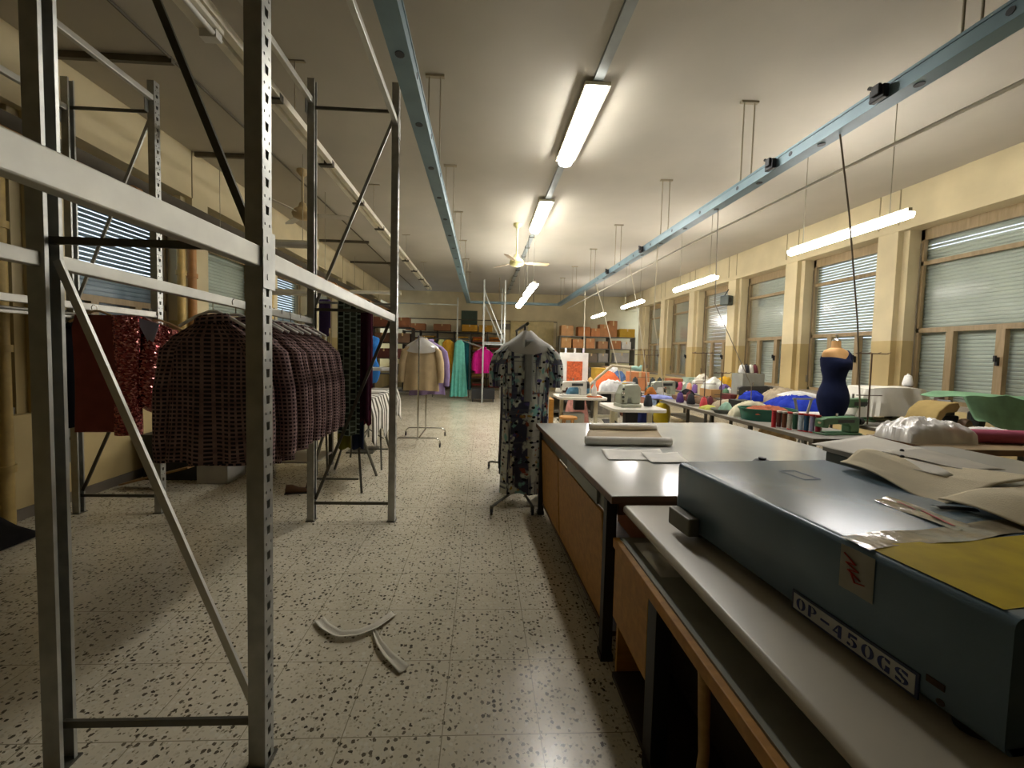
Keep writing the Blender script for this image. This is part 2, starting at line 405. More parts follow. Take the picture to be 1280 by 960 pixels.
def alt(z, i): return .009 if int(z/.052) % 2 and z > 1.3 else 0
n = 1
modes_r = {3: top2, 4: half, 6: alt}
modes_l = {3: lambda z, i: .012 if z > 2.35 else 0, 5: lambda z, i: .012 if z > 2.3 else 0}
for P, X, sg, md in ((piersR, XR, 1, modes_r), (piersL, XL, -1, modes_l)):
    for k in range(len(P)-1):
        ya, yb = P[k]+PW+.09, P[k+1]-.09
        if yb > Y1: continue
        window(n, X, sg, ya, yb, md.get(k, closed), SHUTB if sg < 0 and k in (3, 5) else SHUT); n += 1
# world: pale overcast daylight, seen only through the shutter slits
wd = bpy.data.worlds.new('world'); sc.world = wd; wd.use_nodes = True
bg = wd.node_tree.nodes['Background']; bg.inputs['Color'].default_value = (.72, .85, 1, 1); bg.inputs['Strength'].default_value = .9
# ---------------------------------------------------------------- lights
TUBE = emit('lit_diffuser', (1, .97, .92, 1), 27)
TUBEW = emit('lit_diffuser_pink', (1, .955, .925, 1), 34)
TUBEE = emit('lit_end', (1, .94, .86, 1), 3)
def batten(label, p, length, w=.13, group=None, lit=TUBE, hang=True, along='Y', name='ceiling_light'):
    """long light fitting: body, glowing diffuser, end caps, two suspension wires"""
    t = thing(name, label, 'ceiling light', p, 0 if along == 'Y' else PI/2, group)
    l = length/2
    MB().b(-w*(.21 if hang else .74), w*(.21 if hang else .74), -l, l, .024, .06).build('housing', CREAMP, t, bevel=.004)
    d = MB(); prof = [(-w/2, .022), (-w/2, -.005), (-w*.36, -.035), (0, -.045), (w*.36, -.035), (w/2, -.005), (w/2, .022)]
    d.prism(prof, lambda a, b: (a, -l+.014, b), lambda a, b: (a, l-.014, b)); d.build('diffuser', lit, t)
    for sg in (-1, 1):
        e = MB(); e.prism([(a*1.05, b*1.05) for a, b in prof], lambda a, b: (a, sg*l, b), lambda a, b: (a, sg*(l-.014), b)); e.build('end_cap', TUBEE if lit in (TUBE, TUBEW) else CREAMP, t)
        if hang: MB().cyl((0, sg*(l-.2), .06), (0, sg*(l-.2), ZC-p[2]), .004, n=6).build('suspension_wire', M('wire_steel', '8d8874', .5, .5), t)
    return t
batten('lit strip light on the ceiling trunking, the large nearest one', (1.045, 4.65, 4.1), 1.53, .17, 'strip lights on the central trunking', hang=False)
batten('lit strip light on the ceiling trunking in front of the yellow fan', (1.03, 7.6, 4.1), 1.6, .17, 'strip lights on the central trunking', hang=False)
batten('low hung strip light beyond the yellow fan, nearer of the two', (.99, 8.6, 2.92), 1.5, .15, 'strip lights hung low')
batten('low hung strip light beyond the yellow fan, farther of the two', (.99, 10.5, 2.9), 1.7, .15, 'strip lights hung low')
words = ['nearest and longest in view', 'second from the camera', 'third from the camera, before the pale piers', 'farthest, above the carton shelf']
for i in range(4):
    y = (3.78+5.23)/2 + 3.22*i
    batten('slim lit strip light along the right windows, '+words[i], (4.1, y, 3.0), 1.5, .1, 'strip lights along the right windows', TUBEW)
# trunking the ceiling lights hang on
t = thing('lighting_trunking', 'slim grey trunking running along the middle of the ceiling', 'trunking', (0, 0, 0))
MB().b(1.0, 1.09, -2, 18.5 if 18.5 < Y1 else Y1-.02, 4.165, 4.2).build('trunking_channel', M('trunking_grey', '8f9694', .4, .3), t)
for k in range(9):
    MB().b(.985, 1.105, 9+.9*k, 9.03+.9*k, 4.155, 4.2).build('bracket', GALVD, t)

# ---------------------------------------------------------------- overhead power trunking
def busbar(label, x, y0, y1, holes_x, hang_y, side):
    t = thing('power_trunking', label, 'trunking', (x, 0, 0))
    w, z0, z1 = .06, 3.285, 3.38
    c = MB(); c.b(-w, w, y0, y1, z0, z1)
    c.b(-w-.006, -w+.004, y0, y1, z1-.012, z1+.006); c.b(w-.004, w+.006, y0, y1, z1-.012, z1+.006); c.build('channel', TRUNK, t)
    k = 0; y = y0+.35
    while y < y1:
        if y < 9:
            MB().cyl((0, y, z0-.004), (0, y, z0+.01), .028, n=12).build('outlet_cap', M('outlet_grey', '30363a', .5), t)
            MB().cyl((side*(w+.003), y+.25, (z0+z1)/2), (side*(w-.01), y+.25, (z0+z1)/2), .02, n=10).build('outlet_cap', M('outlet_grey', '30363a', .5), t)
        y += .72
    for y in hang_y:
        h = MB()
        for s in (-.055, .055): h.cyl((s+.01, y, z1), (s+.01, y, ZC-.02), .007, n=6)
        h.b(-.08, .1, y-.02, y+.02, ZC-.02, ZC); h.build('hanger_rods', M('painted_rod', '9a8f76', .6), t)
    return t
bl = busbar('blue-grey power trunking hung over the left of the aisle', -.52, -1.5, 14.1, 0, [2.15, 3.99, 5.82, 7.67, 9.57, 11.4, 13.2], 1)
brt = busbar('blue-grey power trunking hung over the sewing benches on the right', 2.675, -1.5, 14.1, 0, [2.2, 4.12, 5.98, 8.06, 9.91, 11.9, 13.7], -1)
t = thing('power_trunking', 'blue-grey cross trunking at the far end joining the two long runs', 'trunking', (0, 0, 0))
MB().b(-.46, 2.615, 14.02, 14.13, 3.29, 3.37).build('channel', TRUNK, t)
h = MB()
for x in (.55, 1.75): h.b(x-.02, x+.02, 14.05, 14.09, 3.37, ZC)
h.build('hanger_rods', M('painted_rod', '9a8f76', .6), t)
for y, w in ((2.62, 'nearest the camera'), (3.62, 'second from the camera'), (6.6, 'third from the camera'), (8.4, 'farthest')):
    p = thing('outlet_plug', 'black plug adaptor on the side of the right trunking, '+w, 'plug', (2.6, y, 3.33), 0, 'black plug adaptors on the right trunking')
    m = MB(); m.b(-.035, .005, -.05, .05, -.045, .04); m.b(-.055, -.03, -.035, .02, -.02, .05); m.build('plug_body', BLACK, p, bevel=.006)
    MB().cyl((-.02, .02, .04), (-.03, .06, .07), .012).build('cable_gland', BLACK, p)
tag(MB().tube([(2.95, -1.5, 3.1), (2.95, 2, 3.12), (2.95, 6, 3.2), (2.95, 14, 3.2)], .014, 8).build('conduit', M('white_conduit', 'e2dccb', .5), None, True), 'thin white conduit running beside the right power trunking', 'conduit')
# cables dropping from the trunking to the machines
def cable(label, pts, r=.007, mat=None):
    return tag(MB().tube(pts, r, 6).build('hanging_cable', mat or M('cable_grey', '8c8474', .6), None, True), label, 'cable', 'cables dropping to the sewing benches')
def drop(x, y, x2, y2, z2):
    return [(x, y, 3.29), (x+(x2-x)*.25, y+(y2-y)*.22, 2.75), (x+(x2-x)*.6, y+(y2-y)*.55, 1.9), (x+(x2-x)*.92, y+(y2-y)*.9, 1.15), (x2, y2, z2)]
cable('dark cable dropping from the trunking past the navy dress form', drop(2.69, 3.02, 3.92, 3.95, .98), .0065, M('cable_brown', '7a6e5a', .6))
cable('pale cable dropping straight down beside the green spool tray', [(2.69, 4.6, 3.29), (2.72, 4.62, 2.2), (3.62, 5.2, 1.2), (3.66, 5.25, .83)], .005)
cable('white cable slanting down to the twin lamp machine', drop(2.69, 7.4, 3.35, 7.9, .86), .008, M('cable_white', 'c9c0a6', .6))
cable('white cable hanging straight above the purple spool', [(2.69, 6.2, 3.29), (2.72, 6.3, 2.2), (3.3, 7.2, 1.3), (3.4, 7.3, .86)], .007, M('cable_white', 'c9c0a6', .6))
cable('white cable hanging in front of the carton shelf', [(2.69, 10.6, 3.29), (2.7, 10.6, 2.4), (2.74, 10.7, 1.4), (2.76, 10.7, .83)], .01, M('cable_white', 'c9c0a6', .6))
cable('white cable slanting behind the beige swing lamp', drop(2.69, 9.6, 3.5, 9.9, .84), .01, M('cable_white', 'c9c0a6', .6))

# ---------------------------------------------------------------- ceiling fans
def fan(label, x, y, zh, mat, bl, ang):
    t = thing('ceiling_fan', label, 'fan', (x, y, zh))
    MB().lathe([(.0, ZC-zh), (.085, ZC-zh), (.085, ZC-zh-.03), (.03, ZC-zh-.09), (0, ZC-zh-.09)], n=16).build('canopy', mat, t, True)
    MB().cyl((0, 0, .1), (0, 0, ZC-zh-.05), .018).build('downrod', mat, t, True)
    MB().lathe([(0, .16), (.045, .16), (.06, .1), (.13, .05), (.15, .0), (.13, -.05), (.06, -.08), (0, -.085)], n=24).build('motor', mat, t, True)
    for k in range(3):
        a = ang + k*2*PI/3; m = MB(); d = Vector((math.cos(a), math.sin(a), 0)); s = Vector((-math.sin(a), math.cos(a), 0))
        prof = [(.12, .02), (.2, .025), (.24, .055), (.4, .068), (.62, .066), (.68, .05)]
        rg = [[d*r + s*q*w + Vector((0, 0, zz - .012*q)) for q, zz in ((-1, 0), (-1, .006), (1, .006), (1, 0))] for r, w in prof]
        m.rings(rg); m.build('blade', bl, t)
    return t
YEL = M('yellowed_cream', 'cfc78a', .45); GREYB = M('fan_blade_grey', 'b5b0a4', .5)
fan('yellowed cream ceiling fan over the middle of the room', .66, 8.25, 3.42, YEL, M('fan_blade_tan', '9a8668', .5), .15)
fan('grey-bladed ceiling fan behind the left rack frame', -2.72, 6.2, 3.56, M('fan_tan', 'b29c70', .5), GREYB, -1.9)

# ---------------------------------------------------------------- left ceiling services
t = thing('lighting_rail', 'unlit double white lighting rail hung over the left racks', 'lighting rail', (-1.78, 0, 3.62))
for x in (-.045, .045): MB().b(x-.028, x+.028, .5, 13.4, -.01, .05).build('rail', M('rail_white', 'e2dcc8', .45), t)
for k in range(11):
    y = 1.2+1.15*k
    MB().b(-.075, .075, y-.03, y+.03, -.03, .03).build('rail_clip', GALVD, t)
for y in (3.9, 6.6, 9.3, 12):
    m = MB(); m.cyl((.0, y, .05), (0, y, ZC-3.62), .006, n=6); m.b(-.09, .09, y-.015, y+.015, ZC-3.63, ZC-3.62); m.build('hanger_rod', M('painted_rod', '9a8f76', .6), t)
t = thing('ceiling_light', 'unlit white strip light on the double rail near the camera', 'ceiling light', (-1.78, 2.35, 3.56))
MB().b(-.07, .07, -.75, .42, -.0, .03).build('housing', M('rail_white', 'c2bda9', .45), t, bevel=.005)
MB().cyl((.035, -.7, -.025), (.035, .38, -.025), .016).build('lamp_tube', WHITE, t, True)
MB().b(-.05, .055, .36, .42, -.05, 0).build('lamp_holder', WHITE, t); MB().b(-.05, .055, -.75, -.7, -.05, 0).build('lamp_holder', WHITE, t)
for lab, p, ln in (('beside the grey-bladed fan', (-3.05, 5.7, 2.98), 1.5), ('behind the plaid shirts rack', (-3.2, 7.0, 2.5), 1.4), ('farthest along the left wall', (-3.1, 11.6, 3.2), 1.5)):
    t = batten('unlit white strip light hung across the left side, '+lab, p, ln, .12, 'unlit strip lights on the left', M('dull_diffuser', 'c0bcae', .4), True, 'X')
for i, (y, x0, x1) in enumerate(((3.95, -3.95, -2.9), (5.78, -3.97, -3.2), (9.95, -3.97, -2.8), (12.2, -3.97, -2.6))):
    tag(MB().b(x0, x1, y-.02, y+.02, 4.14, 4.199).build('ceiling_bar', M('bar_brown', '57503f', .6)), 'dark bar across the ceiling by the left wall, %s' % ['nearest, above the left rack', 'second, behind the diagonal brace', 'third, beyond the fan', 'farthest'][i], 'bar', 'dark bars on the left ceiling')
tag(MB().tube([(-2.95, -2, 4.185), (-2.9, 6, 4.185), (-2.9, 17, 4.185)], .012, 6).build('conduit', M('bar_brown', '57503f', .6)), 'thin dark conduit along the left ceiling', 'conduit')
# pipes on the left wall
t = thing('heating_pipe', 'thick rust-coloured pipe running along the left wall above the windows', 'pipe', (-3.82, 0, 3.2))
MB().cyl((0, -2.4, 0), (0, 17.5, 0), .055, n=14).build('pipe_run', PIPE, t, True)
for y in (2.6, 4.62, 6.6, 8.5, 10.5): 
    MB().cyl((0, y-.04, 0), (0, y+.04, 0), .075, n=14).build('pipe_collar', PIPE, t, True); MB().b(-.18, 0, y-.02, y+.02, -.08, -.05).build('pipe_bracket', GALVD, t)
t = thing('heating_pipe', 'thinner dark pipe under the thick rust-coloured one on the left wall', 'pipe', (-3.9, 0, 3.06))
MB().cyl((0, -2.4, 0), (0, 17.5, 0), .03, n=10).build('pipe_run', M('pipe_dark', '5d4c34', .6), t, True)
for i, (y, r, c) in enumerate(((5.42, .045, 'c7a963'), (5.62, .05, 'a9783f'), (7.62, .045, 'c7a963'), (3.45, .05, 'b0975a'))):
    t = thing('riser_pipe', ['pale ochre riser pipe on the left wall, left of a rust one', 'rust-brown riser pipe on the left wall beside the shutter', 'pale ochre riser pipe at the third left pier', 'dull ochre riser pipe behind the nearest upright'][i], 'pipe', (-3.92, y, 0))
    MB().cyl((0, 0, .02), (0, 0, 3.02), r, n=12).build('pipe_run', M('riser_'+c, c, .6, 0, .15, 9), t, True)
    for z in (.5, 1.5, 2.5): MB().cyl((0, 0, z-.03), (0, 0, z+.03), r+.015, n=12).build('pipe_collar', M('riser_'+c, c), t, True)
tag(MB().b(-3.995, -3.9, -2.4, 17.4, 3.3, 3.42).build('cable_tray', M('tray_dark', '4c4434', .7)), 'dark cable tray along the left wall above the pipe', 'cable tray')
# conduit outline on the back wall
tag(MB().tube([(-3.4, 17.57, 3.0), (3.25, 17.57, 3.0), (3.25, 17.57, 1.2)], .02, 6).build('conduit', M('bar_brown', '57503f', .6)), 'dark conduit along the back wall turning down by the carton shelf', 'conduit')
struct(MB().b(1.2, 3.1, 17.52, 17.6, 0, 3.0).build('door_1', M('door_yellow_paint', 'bfae79', .6)))
# ---------------------------------------------------------------- left: slotted-steel racks
def upright(par, x, y, h, out):
    """perforated C post: web on the outer side, two flanges reaching inward"""
    m = MB(); xw = x; W = .03
    def ring(y0, y1, z0, z1, poly):
        o = len(m.v); q = [(y0, z0), (y1, z0), (y1, z1), (y0, z1)]
        m.v += [(xw, y+a, b) for a, b in q] + [(xw, y+a, b) for a, b in poly]
        for i in range(4): k = (i+1) % 4; m.f.append((o+i, o+k, o+4+k, o+4+i))
    z = 0; p = .0955
    while z < h-.001:
        z1 = min(z+p, h); s = (z1-z)/p; zz = lambda a: z+a*s
        ring(-W, W, zz(.0), zz(.056), [(-.009, zz(.014)), (.009, zz(.014)), (.012, zz(.044)), (-.012, zz(.044))])
        for a in (-1, 1):
            c = a*.015; ring(min(0, a*W), max(0, a*W), zz(.056), z1, [(c-.0035, zz(.07)), (c+.0035, zz(.07)), (c+.0035, zz(.08)), (c-.0035, zz(.08))])
        z = z1
    xi = x-out*.058
    for sg in (-1, 1):
        o = len(m.v); m.v += [(xw, y+sg*W, 0), (xi, y+sg*W, 0), (xi, y+sg*(W-.012), 0), (xw, y+sg*W, h), (xi, y+sg*W, h), (xi, y+sg*(W-.012), h)]
        m.f += [(o, o+1, o+4, o+3), (o+1, o+2, o+5, o+4)]
    u = m.build('upright', GALV, par, solid=.0022)
    MB().b(min(xw+out*.012, xi-out*.01), max(xw+out*.012, xi-out*.01), y-W-.012, y+W+.012, 0, .006).build('foot_plate', GALVD, u)
    return u
def brace(par, p, q, nm='diagonal_brace', mat=None):
    MB().bar(p, q, .012, .026).build(nm, mat or GALV, par)
def beam(par, x, y0, y1, z0, z1, h, w=.04, plates=True):
    m = MB(); m.bar((x, y0, z0), (x, y1, z1), w, h); o = m.build('beam', BEAMW, par, bevel=.004)
    if plates:
        k = MB(); sx = 1 if x > -1.2 else -1
        k.b(x+.0-.004+sx*(.025), x+.004+sx*.025, y1-.05, y1+.04, z1-.13, z1+.05)
        for dz in (-.09, -.02, .03): k.b(x+sx*.029-.002, x+sx*.029+.002, y1+.0, y1+.012, z1+dz-.012, z1+dz+.012)
        k.build('beam_connector', GALV, o)
R1 = thing('steel_rack', 'tall slotted-steel rack frame nearest the camera, carrying the plaid shirts', 'rack', (0, 0, 0))
HU = 3.87
for y in (1.47, 3.64):
    upright(R1, -1.545, y, HU, -1); upright(R1, -.768, y, HU, 1)
for y, sg in ((1.47, -1), (3.64, 1)):
    for z in (.16, 1.905, 3.64): brace(R1, (-1.5, y, z), (-.8, y, z), 'cross_brace', GALVD)
    if sg < 0: brace(R1, (-1.49, y+.015, 1.84), (-.825, y+.015, .19), mat=BEAMW); brace(R1, (-1.49, y+.015, 3.6), (-.825, y+.015, 1.95), mat=GALVD)  # paler zinc on the lower brace stands in for its highlight
    else: brace(R1, (-1.49, y+.015, .19), (-.825, y+.015, 1.85), mat=GALVD); brace(R1, (-1.49, y+.015, 1.95), (-.825, y+.015, 3.58))
beam(R1, -.79, -.7, 1.44, 1.845, 1.867, .07, plates=False); beam(R1, -.79, 1.5, 3.62, 1.867, 1.84, .062)
beam(R1, -1.52, -.7, 1.44, 1.835, 1.835, .05, plates=False); beam(R1, -1.52, 1.5, 3.62, 1.838, 1.80, .05)
beam(R1, -.79, -.7, 3.62, 3.56, 3.53, .05); beam(R1, -1.52, -.7, 3.62, 3.70, 3.69, .05)
k = MB(); k.b(-.764, -.76, 1.43, 1.51, 1.76, 1.96)
for z in (1.79, 1.86, 1.92): k.b(-.761, -.758, 1.455, 1.463, z, z+.02)
k.build('beam_connector', GALV, R1)
MB().cyl((-1.5, 3.7, 1.975), (-.8, 3.7, 1.975), .011).build('cross_rail', GALV, R1, True)
R2 = thing('steel_rack', 'slotted-steel rack frame by the left wall, carrying the sequinned clothes', 'rack', (0, 0, 0))
upright(R2, -3.70, 3.78, 3.86, -1); upright(R2, -2.935, 3.80, 3.88, 1)
for z in (.16, 3.62): brace(R2, (-3.66, 3.79, z), (-2.97, 3.79, z), 'cross_brace', GALVD)
brace(R2, (-3.65, 3.80, 1.95), (-2.99, 3.80, 3.58)); brace(R2, (-3.65, 3.80, .2), (-2.99, 3.80, 1.7), mat=GALVD)
beam(R2, -2.96, .9, 3.78, 3.74, 3.73, .05); beam(R2, -3.67, .9, 3.76, 3.61, 3.60, .05)
beam(R2, -2.96, .9, 3.78, 1.83, 1.83, .05); beam(R2, -3.67, .9, 3.76, 1.80, 1.80, .045)
MB().cyl((-3.3, 1.2, 1.79), (-3.3, 3.78, 1.79), .013).build('hanging_rail', GALV, R2, True)
brace(R2, (-3.66, 3.79, 1.79), (-2.97, 3.79, 1.79), 'cross_brace', GALVD)

# ---------------------------------------------------------------- clothes
def hanger(loc, label, rz=0, mat=None, hook=.11, w=.2, group='clothes hangers', zr=None):
    t = thing('coat_hanger', label, 'hanger', loc, rz, group)
    MB().tube([(-w, 0, -.085), (-w*.5, 0, -.03), (-.02, 0, 0), (.02, 0, 0), (w*.5, 0, -.03), (w, 0, -.085)], .009, 8).build('shoulder_bar', mat or WHITE, t, True)
    pts = [(0, 0, 0), (0, 0, hook-.03)] + [(0, .022*math.cos(a)-.022, hook-.03+.022*math.sin(a)) for a in (0.4, 1.0, 1.57, 2.2, 3.0, 3.8)]
    MB().tube(pts, .003, 6).build('hook', CHROME, t, True)
    return t
def body_rings(W, W2, ln, d, fold, seed, n=44, nz=16, k=7, neck=.075):
    R = []; r_ = random.Random(seed); ph = r_.random()*6; ph2 = r_.random()*6
    zs = [.0, -.02, -.045, -.07, -.10] + [-.10-(ln-.10)*i/nz for i in range(1, nz+1)]
    for z in zs:
        tt = min(1, -z/.10); u = max(0, (-z-.1)/(ln-.1))
        hw = neck + (W/2-neck)*tt if z > -.1 else W/2*(1-.05*math.sin(u*PI)) + (W2-W)/2*u
        dd = d*(.55+.45*tt)*(1+.15*u); fa = fold*(.15+.85*u)*tt
        ring = []
        for j in range(n):
            a = 2*PI*j/n; x = hw*S(math.cos(a), .85); y = dd*S(math.sin(a), .7)
            y += fa*math.sin(k*x/W*2.2+ph+u*.8) + fa*.5*math.sin(k*2.3*x/W+ph2) * (1 if math.sin(a) > 0 else -1)
            zz = z + (.012*math.sin(5*x/W+ph) if z == zs[-1] else 0)
            ring.append((x, y, zz))
        R.append(ring)
    return R
def garment(name, label, cat, loc, rz, mat, W=.48, W2=None, ln=.8, d=.05, fold=.02, seed=1, sleeves=.58, collar=True, group=None, sl_r=.072, smat=None, neck=.075):
    t = thing(name, label, cat, loc, rz, group); W2 = W2 or W
    MB().rings(body_rings(W, W2, ln, d, fold, seed, neck=neck), uvs=2*W).build('body', mat, t, True)
    if sleeves:
        for sg in (-1, 1):
            r_ = random.Random(seed+sg); fl = r_.uniform(-.008, .01) if 'row' in label or 'rack rail' in label else r_.uniform(-.02, .03)
            P = [(sg*(W/2-.06), 0, -.10), (sg*(W/2+.0), fl*.2, -.17), (sg*(W/2+.045), fl*.6, -.17-sleeves*.35), (sg*(W/2+.06), fl, -.17-sleeves*.75), (sg*(W/2+.055), fl*1.2, -.17-sleeves)]
            rr = [sl_r*.75, sl_r, sl_r*.95, sl_r*.85, sl_r*.78]; R = []
            for i in range(13):
                q = i/12*(len(P)-1); a = min(int(q), len(P)-2); f = q-a
                c = Vector(P[a]).lerp(Vector(P[a+1]), f); rad = rr[a]*(1-f)+rr[a+1]*f
                R.append([c + Vector((rad*.85*math.cos(2*PI*k/14), (d*.95+.01)*math.sin(2*PI*k/14)*(1+.12*math.sin(i*1.7+k)), .0)) for k in range(14)])
            MB().rings(R, uvs=.34).build('sleeve', smat or mat, t, True)
    if collar:
        R = [[((neck+e)*math.cos(2*PI*k/20), (d*.6+e)*math.sin(2*PI*k/20), z+.01*math.cos(2*PI*k/20)) for k in range(20)] for e, z in ((0, -.005), (.008, .03), (.022, .015), (.028, -.02))]
        MB().rings(R, cap=False, uvs=.4).build('collar', smat or mat, t, True, solid=.003)
    return t
# plum checked shirts, the row on the near rack
N = 10; px_ = [2.33, 2.52, 2.66, 2.78, 2.89, 3.0, 3.1, 3.2, 3.3, 3.4]
ordn = ['nearest the camera', 'second from the camera', 'third from the camera', 'fourth from the camera', 'fifth from the camera', 'sixth from the camera', 'fourth from the far end', 'third from the far end', 'second from the far end', 'last at the far end of the row']
base = None
for i in range(N):
    ln = (.80, .86, .9, .86, .88, .84, .86, .85, .83, .84)[i]; rz = (-.05, .12, .18, .21, .23, .25, .27, .29, .31, .33)[i]
    x = -1.515 + (.0, .01, .02, .0, .01, .0, .01, .02, .0, .01)[i]
    garment('hanging_shirt', 'plum checked shirt on the near rack rail, '+ordn[i], 'shirt', (x, px_[i], 1.70), rz, PLUM, .47, .52, ln, .042 if i < 2 else .028, .014 if i < 2 else .008, 20+i, .64, group='plum checked shirts on the near rack')
    hanger((x, px_[i], 1.75), 'white hanger holding the plum checked shirt '+ordn[i], rz, M('hanger_white', 'ecebe6', .4), .10, .19, 'white hangers on the near rack')
# scarves and lengths of cloth over the cross rail
def drape(label, x, w, y, ztop, zf, zb, mat, seed=0, cat='scarf', name='hanging_cloth', amp=.012, dx=0):
    t = MB(); hf, hb = ztop-zf, ztop-zb; tot = hf+hb+.04
    def fn(u, v):
        s = u*tot; xx = x + (v-.5)*w
        if s < hf: z = zf+s; yy = y-.02
        elif s < hf+.04: a = (s-hf)/.04*PI; z = ztop+.02*math.sin(a); yy = y-.02*math.cos(a)
        else: z = ztop-(s-hf-.04); yy = y+.02
        f = max(0, (ztop-z)); return (xx+dx*f, yy+amp*(f+.1)*math.sin(v*9+seed)*(1 if s < hf else .6), z+.01*math.sin(v*7+seed)*(u < .01))
    t.grid(fn, 40, 14, tot, w)
    return tag(t.build(name, mat, None, True, solid=.006), label, cat)
drape('long dark dash-woven length of cloth hanging behind the plaid shirts', -1.205, .2, 3.70, 1.985, .78, .9, DASH, 1)
drape('mustard cloth showing under the dark dash-woven length', -1.26, .13, 3.75, 1.99, .64, 1.2, cloth('mustard_cloth', '6d6a22'), 2)
drape('navy cloth hanging lowest beside the mustard one', -1.15, .11, 3.80, 1.99, .63, 1.2, cloth('navy_cloth', '22283f'), 3)
drape('dark maroon cloth hanging right of the dash-woven length', -1.075, .085, 3.72, 1.985, .9, 1.0, cloth('maroon_cloth', '3b1826'), 4)
drape('wine-red cloth hanging behind the maroon one', -1.06, .06, 3.79, 1.985, .86, 1.2, cloth('wine_cloth', '5d2438'), 6)
drape('short purple scarf tied by the far left upright', -1.435, .085, 3.72, 1.985, 1.68, 1.75, cloth('purple_cloth', '5b4a78'), 5)
# sequinned clothes on the left rack
MARO = cloth('maroon_lining', '84463e', .1)
def sequin_dress():
    t = thing('hanging_dress', 'maroon dress with a sequinned edge on the left rack', 'dress', (-2.86, 3.16, 1.77), -.0)
    m = MB(); m.rings(body_rings(.44, .44, .88, .03, .006, 3, neck=.2), uvs=.9); m.build('body', MARO, t, True)
    m = MB(); R = []
    for i in range(14):
        z = -.0-.9*i/13; R.append([(.19+.085*math.cos(a)+.008*math.sin(3*a+i*.5), .05*math.sin(a)*(1+.3*math.sin(2*a))-.02, z) for a in [2*PI*k/22 for k in range(22)]])
    m.rings(R, uvs=.4); m.build('sequin_panel', SEQUIN, t, True); return t
sequin_dress()
hanger((-2.9, 3.16, 1.80), 'pale wooden hanger under the maroon sequin-edged dress', 0, M('pale_wood', 'b79a6c', .5), .05, .2, 'hangers on the left rack')
t = thing('hanging_blouse', 'red sequinned blouse with a puffed hem on the left rack', 'blouse', (-2.57, 3.3, 1.73), .5)
R = []
for i in range(18):
    u = i/17; z = -.72*u; w = .11+.10*math.sin(min(1, u*1.25)*PI*.62); 
    if u > .88: w *= 1-(u-.88)*4.5
    R.append([((w+.02*math.sin(6*a+u*2))*math.cos(a), (w*.75+.016*math.sin(7*a+1))*math.sin(a), z-.05*math.cos(a)) for a in [2*PI*k/32 for k in range(32)]])
MB().rings(R, uvs=.9).build('body', SEQUIN, t, True)
m = MB(); m.prism([(-.11, .03), (.03, -.01), (-.02, -.2)], lambda a, b: (a-.0, -.13, b+.0), lambda a, b: (a, -.12, b)); m.build('pale_lining', cloth('lilac_lining', '8e8894', .06), t)
hanger((-2.57, 3.3, 1.75), 'pale hanger of the red sequinned blouse', .5, M('pale_wood', 'b79a6c', .5), .08, .18, 'hangers on the left rack')
garment('hanging_dress', 'long black dress at the left end of the sequinned clothes', 'dress', (-3.3, 3.45, 1.70), PI/2-.2, cloth('black_cloth', '101014'), .34, .36, .82, .045, .012, 8, 0)
hanger((-3.3, 3.45, 1.71), 'hanger of the long black dress', PI/2-.2, BLACK, .11, .15, 'hangers on the left rack')
garment('hanging_blouse', 'purple blouse squeezed between the black dress and the maroon one', 'blouse', (-3.3, 3.62, 1.72), PI/2-.5, cloth('violet_cloth', '45357a'), .34, .36, .62, .045, .012, 9, 0)
hanger((-3.3, 3.62, 1.73), 'hanger of the purple blouse', PI/2-.5, BLACK, .09, .15, 'hangers on the left rack')

# ---------------------------------------------------------------- things along the left wall
def carton(label, c, d, mat=None, rz=0, group=None, name='carton', cat='box', flaps=True, tape=True):
    t = thing(name, label, cat, (c[0], c[1], c[2]), rz, group); a, b, h = d
    MB().b(-a/2, a/2, -b/2, b/2, .004, h).build('body', mat or CARD, t, bevel=.004)
    if flaps:
        m = MB(); m.b(-a/2+.002, -.002, -b/2+.002, b/2-.002, h, h+.004); m.b(.002, a/2-.002, -b/2+.002, b/2-.002, h, h+.004); m.build('flap', mat or CARD, t)
    if tape: MB().b(-.025, .025, -b/2-.002, b/2+.002, h*.7, h+.006).build('tape', M('parcel_tape', 'c2a878', .35), t)
    return t
t = thing('storage_crate', 'black open crate on the floor by the left wall', 'crate', (-3.55, 4.95, 0))
m = MB(); m.b(-.33, .33, -.22, .22, 0, .02); m.b(-.33, -.31, -.22, .22, .02, .5); m.b(.31, .33, -.22, .22, .02, .5); m.b(-.31, .31, -.22, -.2, .02, .5); m.b(-.31, .31, .2, .22, .02, .5)
m.build('body', BLACK, t, bevel=.006); MB().b(-.35, .35, -.24, .24, .5, .53).build('rim', BLACK, t); MB().bar((-.24, -.24, .16), (.05, -.24, .28), .02, .05).build('label_strip', M('grey_strip', '8d8a84', .5), t)
carton('pale grey carton between the black crate and the low bench', (-3.02, 4.78, 0), (.34, .36, .44), M('grey_carton', 'a3a096', .7))
t = thing('low_bench', 'low wooden bench with a brown shelf behind the plaid shirts', 'bench', (-2.4, 5.2, 0))
MB().b(-.42, .42, -.3, .3, .46, .5).build('top', wood('bench_brown', '6b4726', '8a6238'), t); MB().b(-.4, .4, -.28, .28, .16, .18).build('shelf', GREYTOP, t)
for x in (-.38, .38):
    for y in (-.26, .26): MB().b(x-.025, x+.025, y-.025, y+.025, 0, .46).build('leg', GALVD, t)
t = thing('shoe', 'brown shoe on the floor under the plaid shirts', 'shoe', (-1.95, 4.35, 0), .3)
R = [[(x, w*math.cos(a), max(0, h*(.5+.5*math.sin(a)))) for a in [2*PI*k/14 for k in range(14)]] for x, w, h in ((-.13, .02, .06), (-.12, .033, .10), (-.06, .036, .095), (0, .04, .065), (.07, .047, .05), (.12, .04, .04), (.145, .015, .025))]
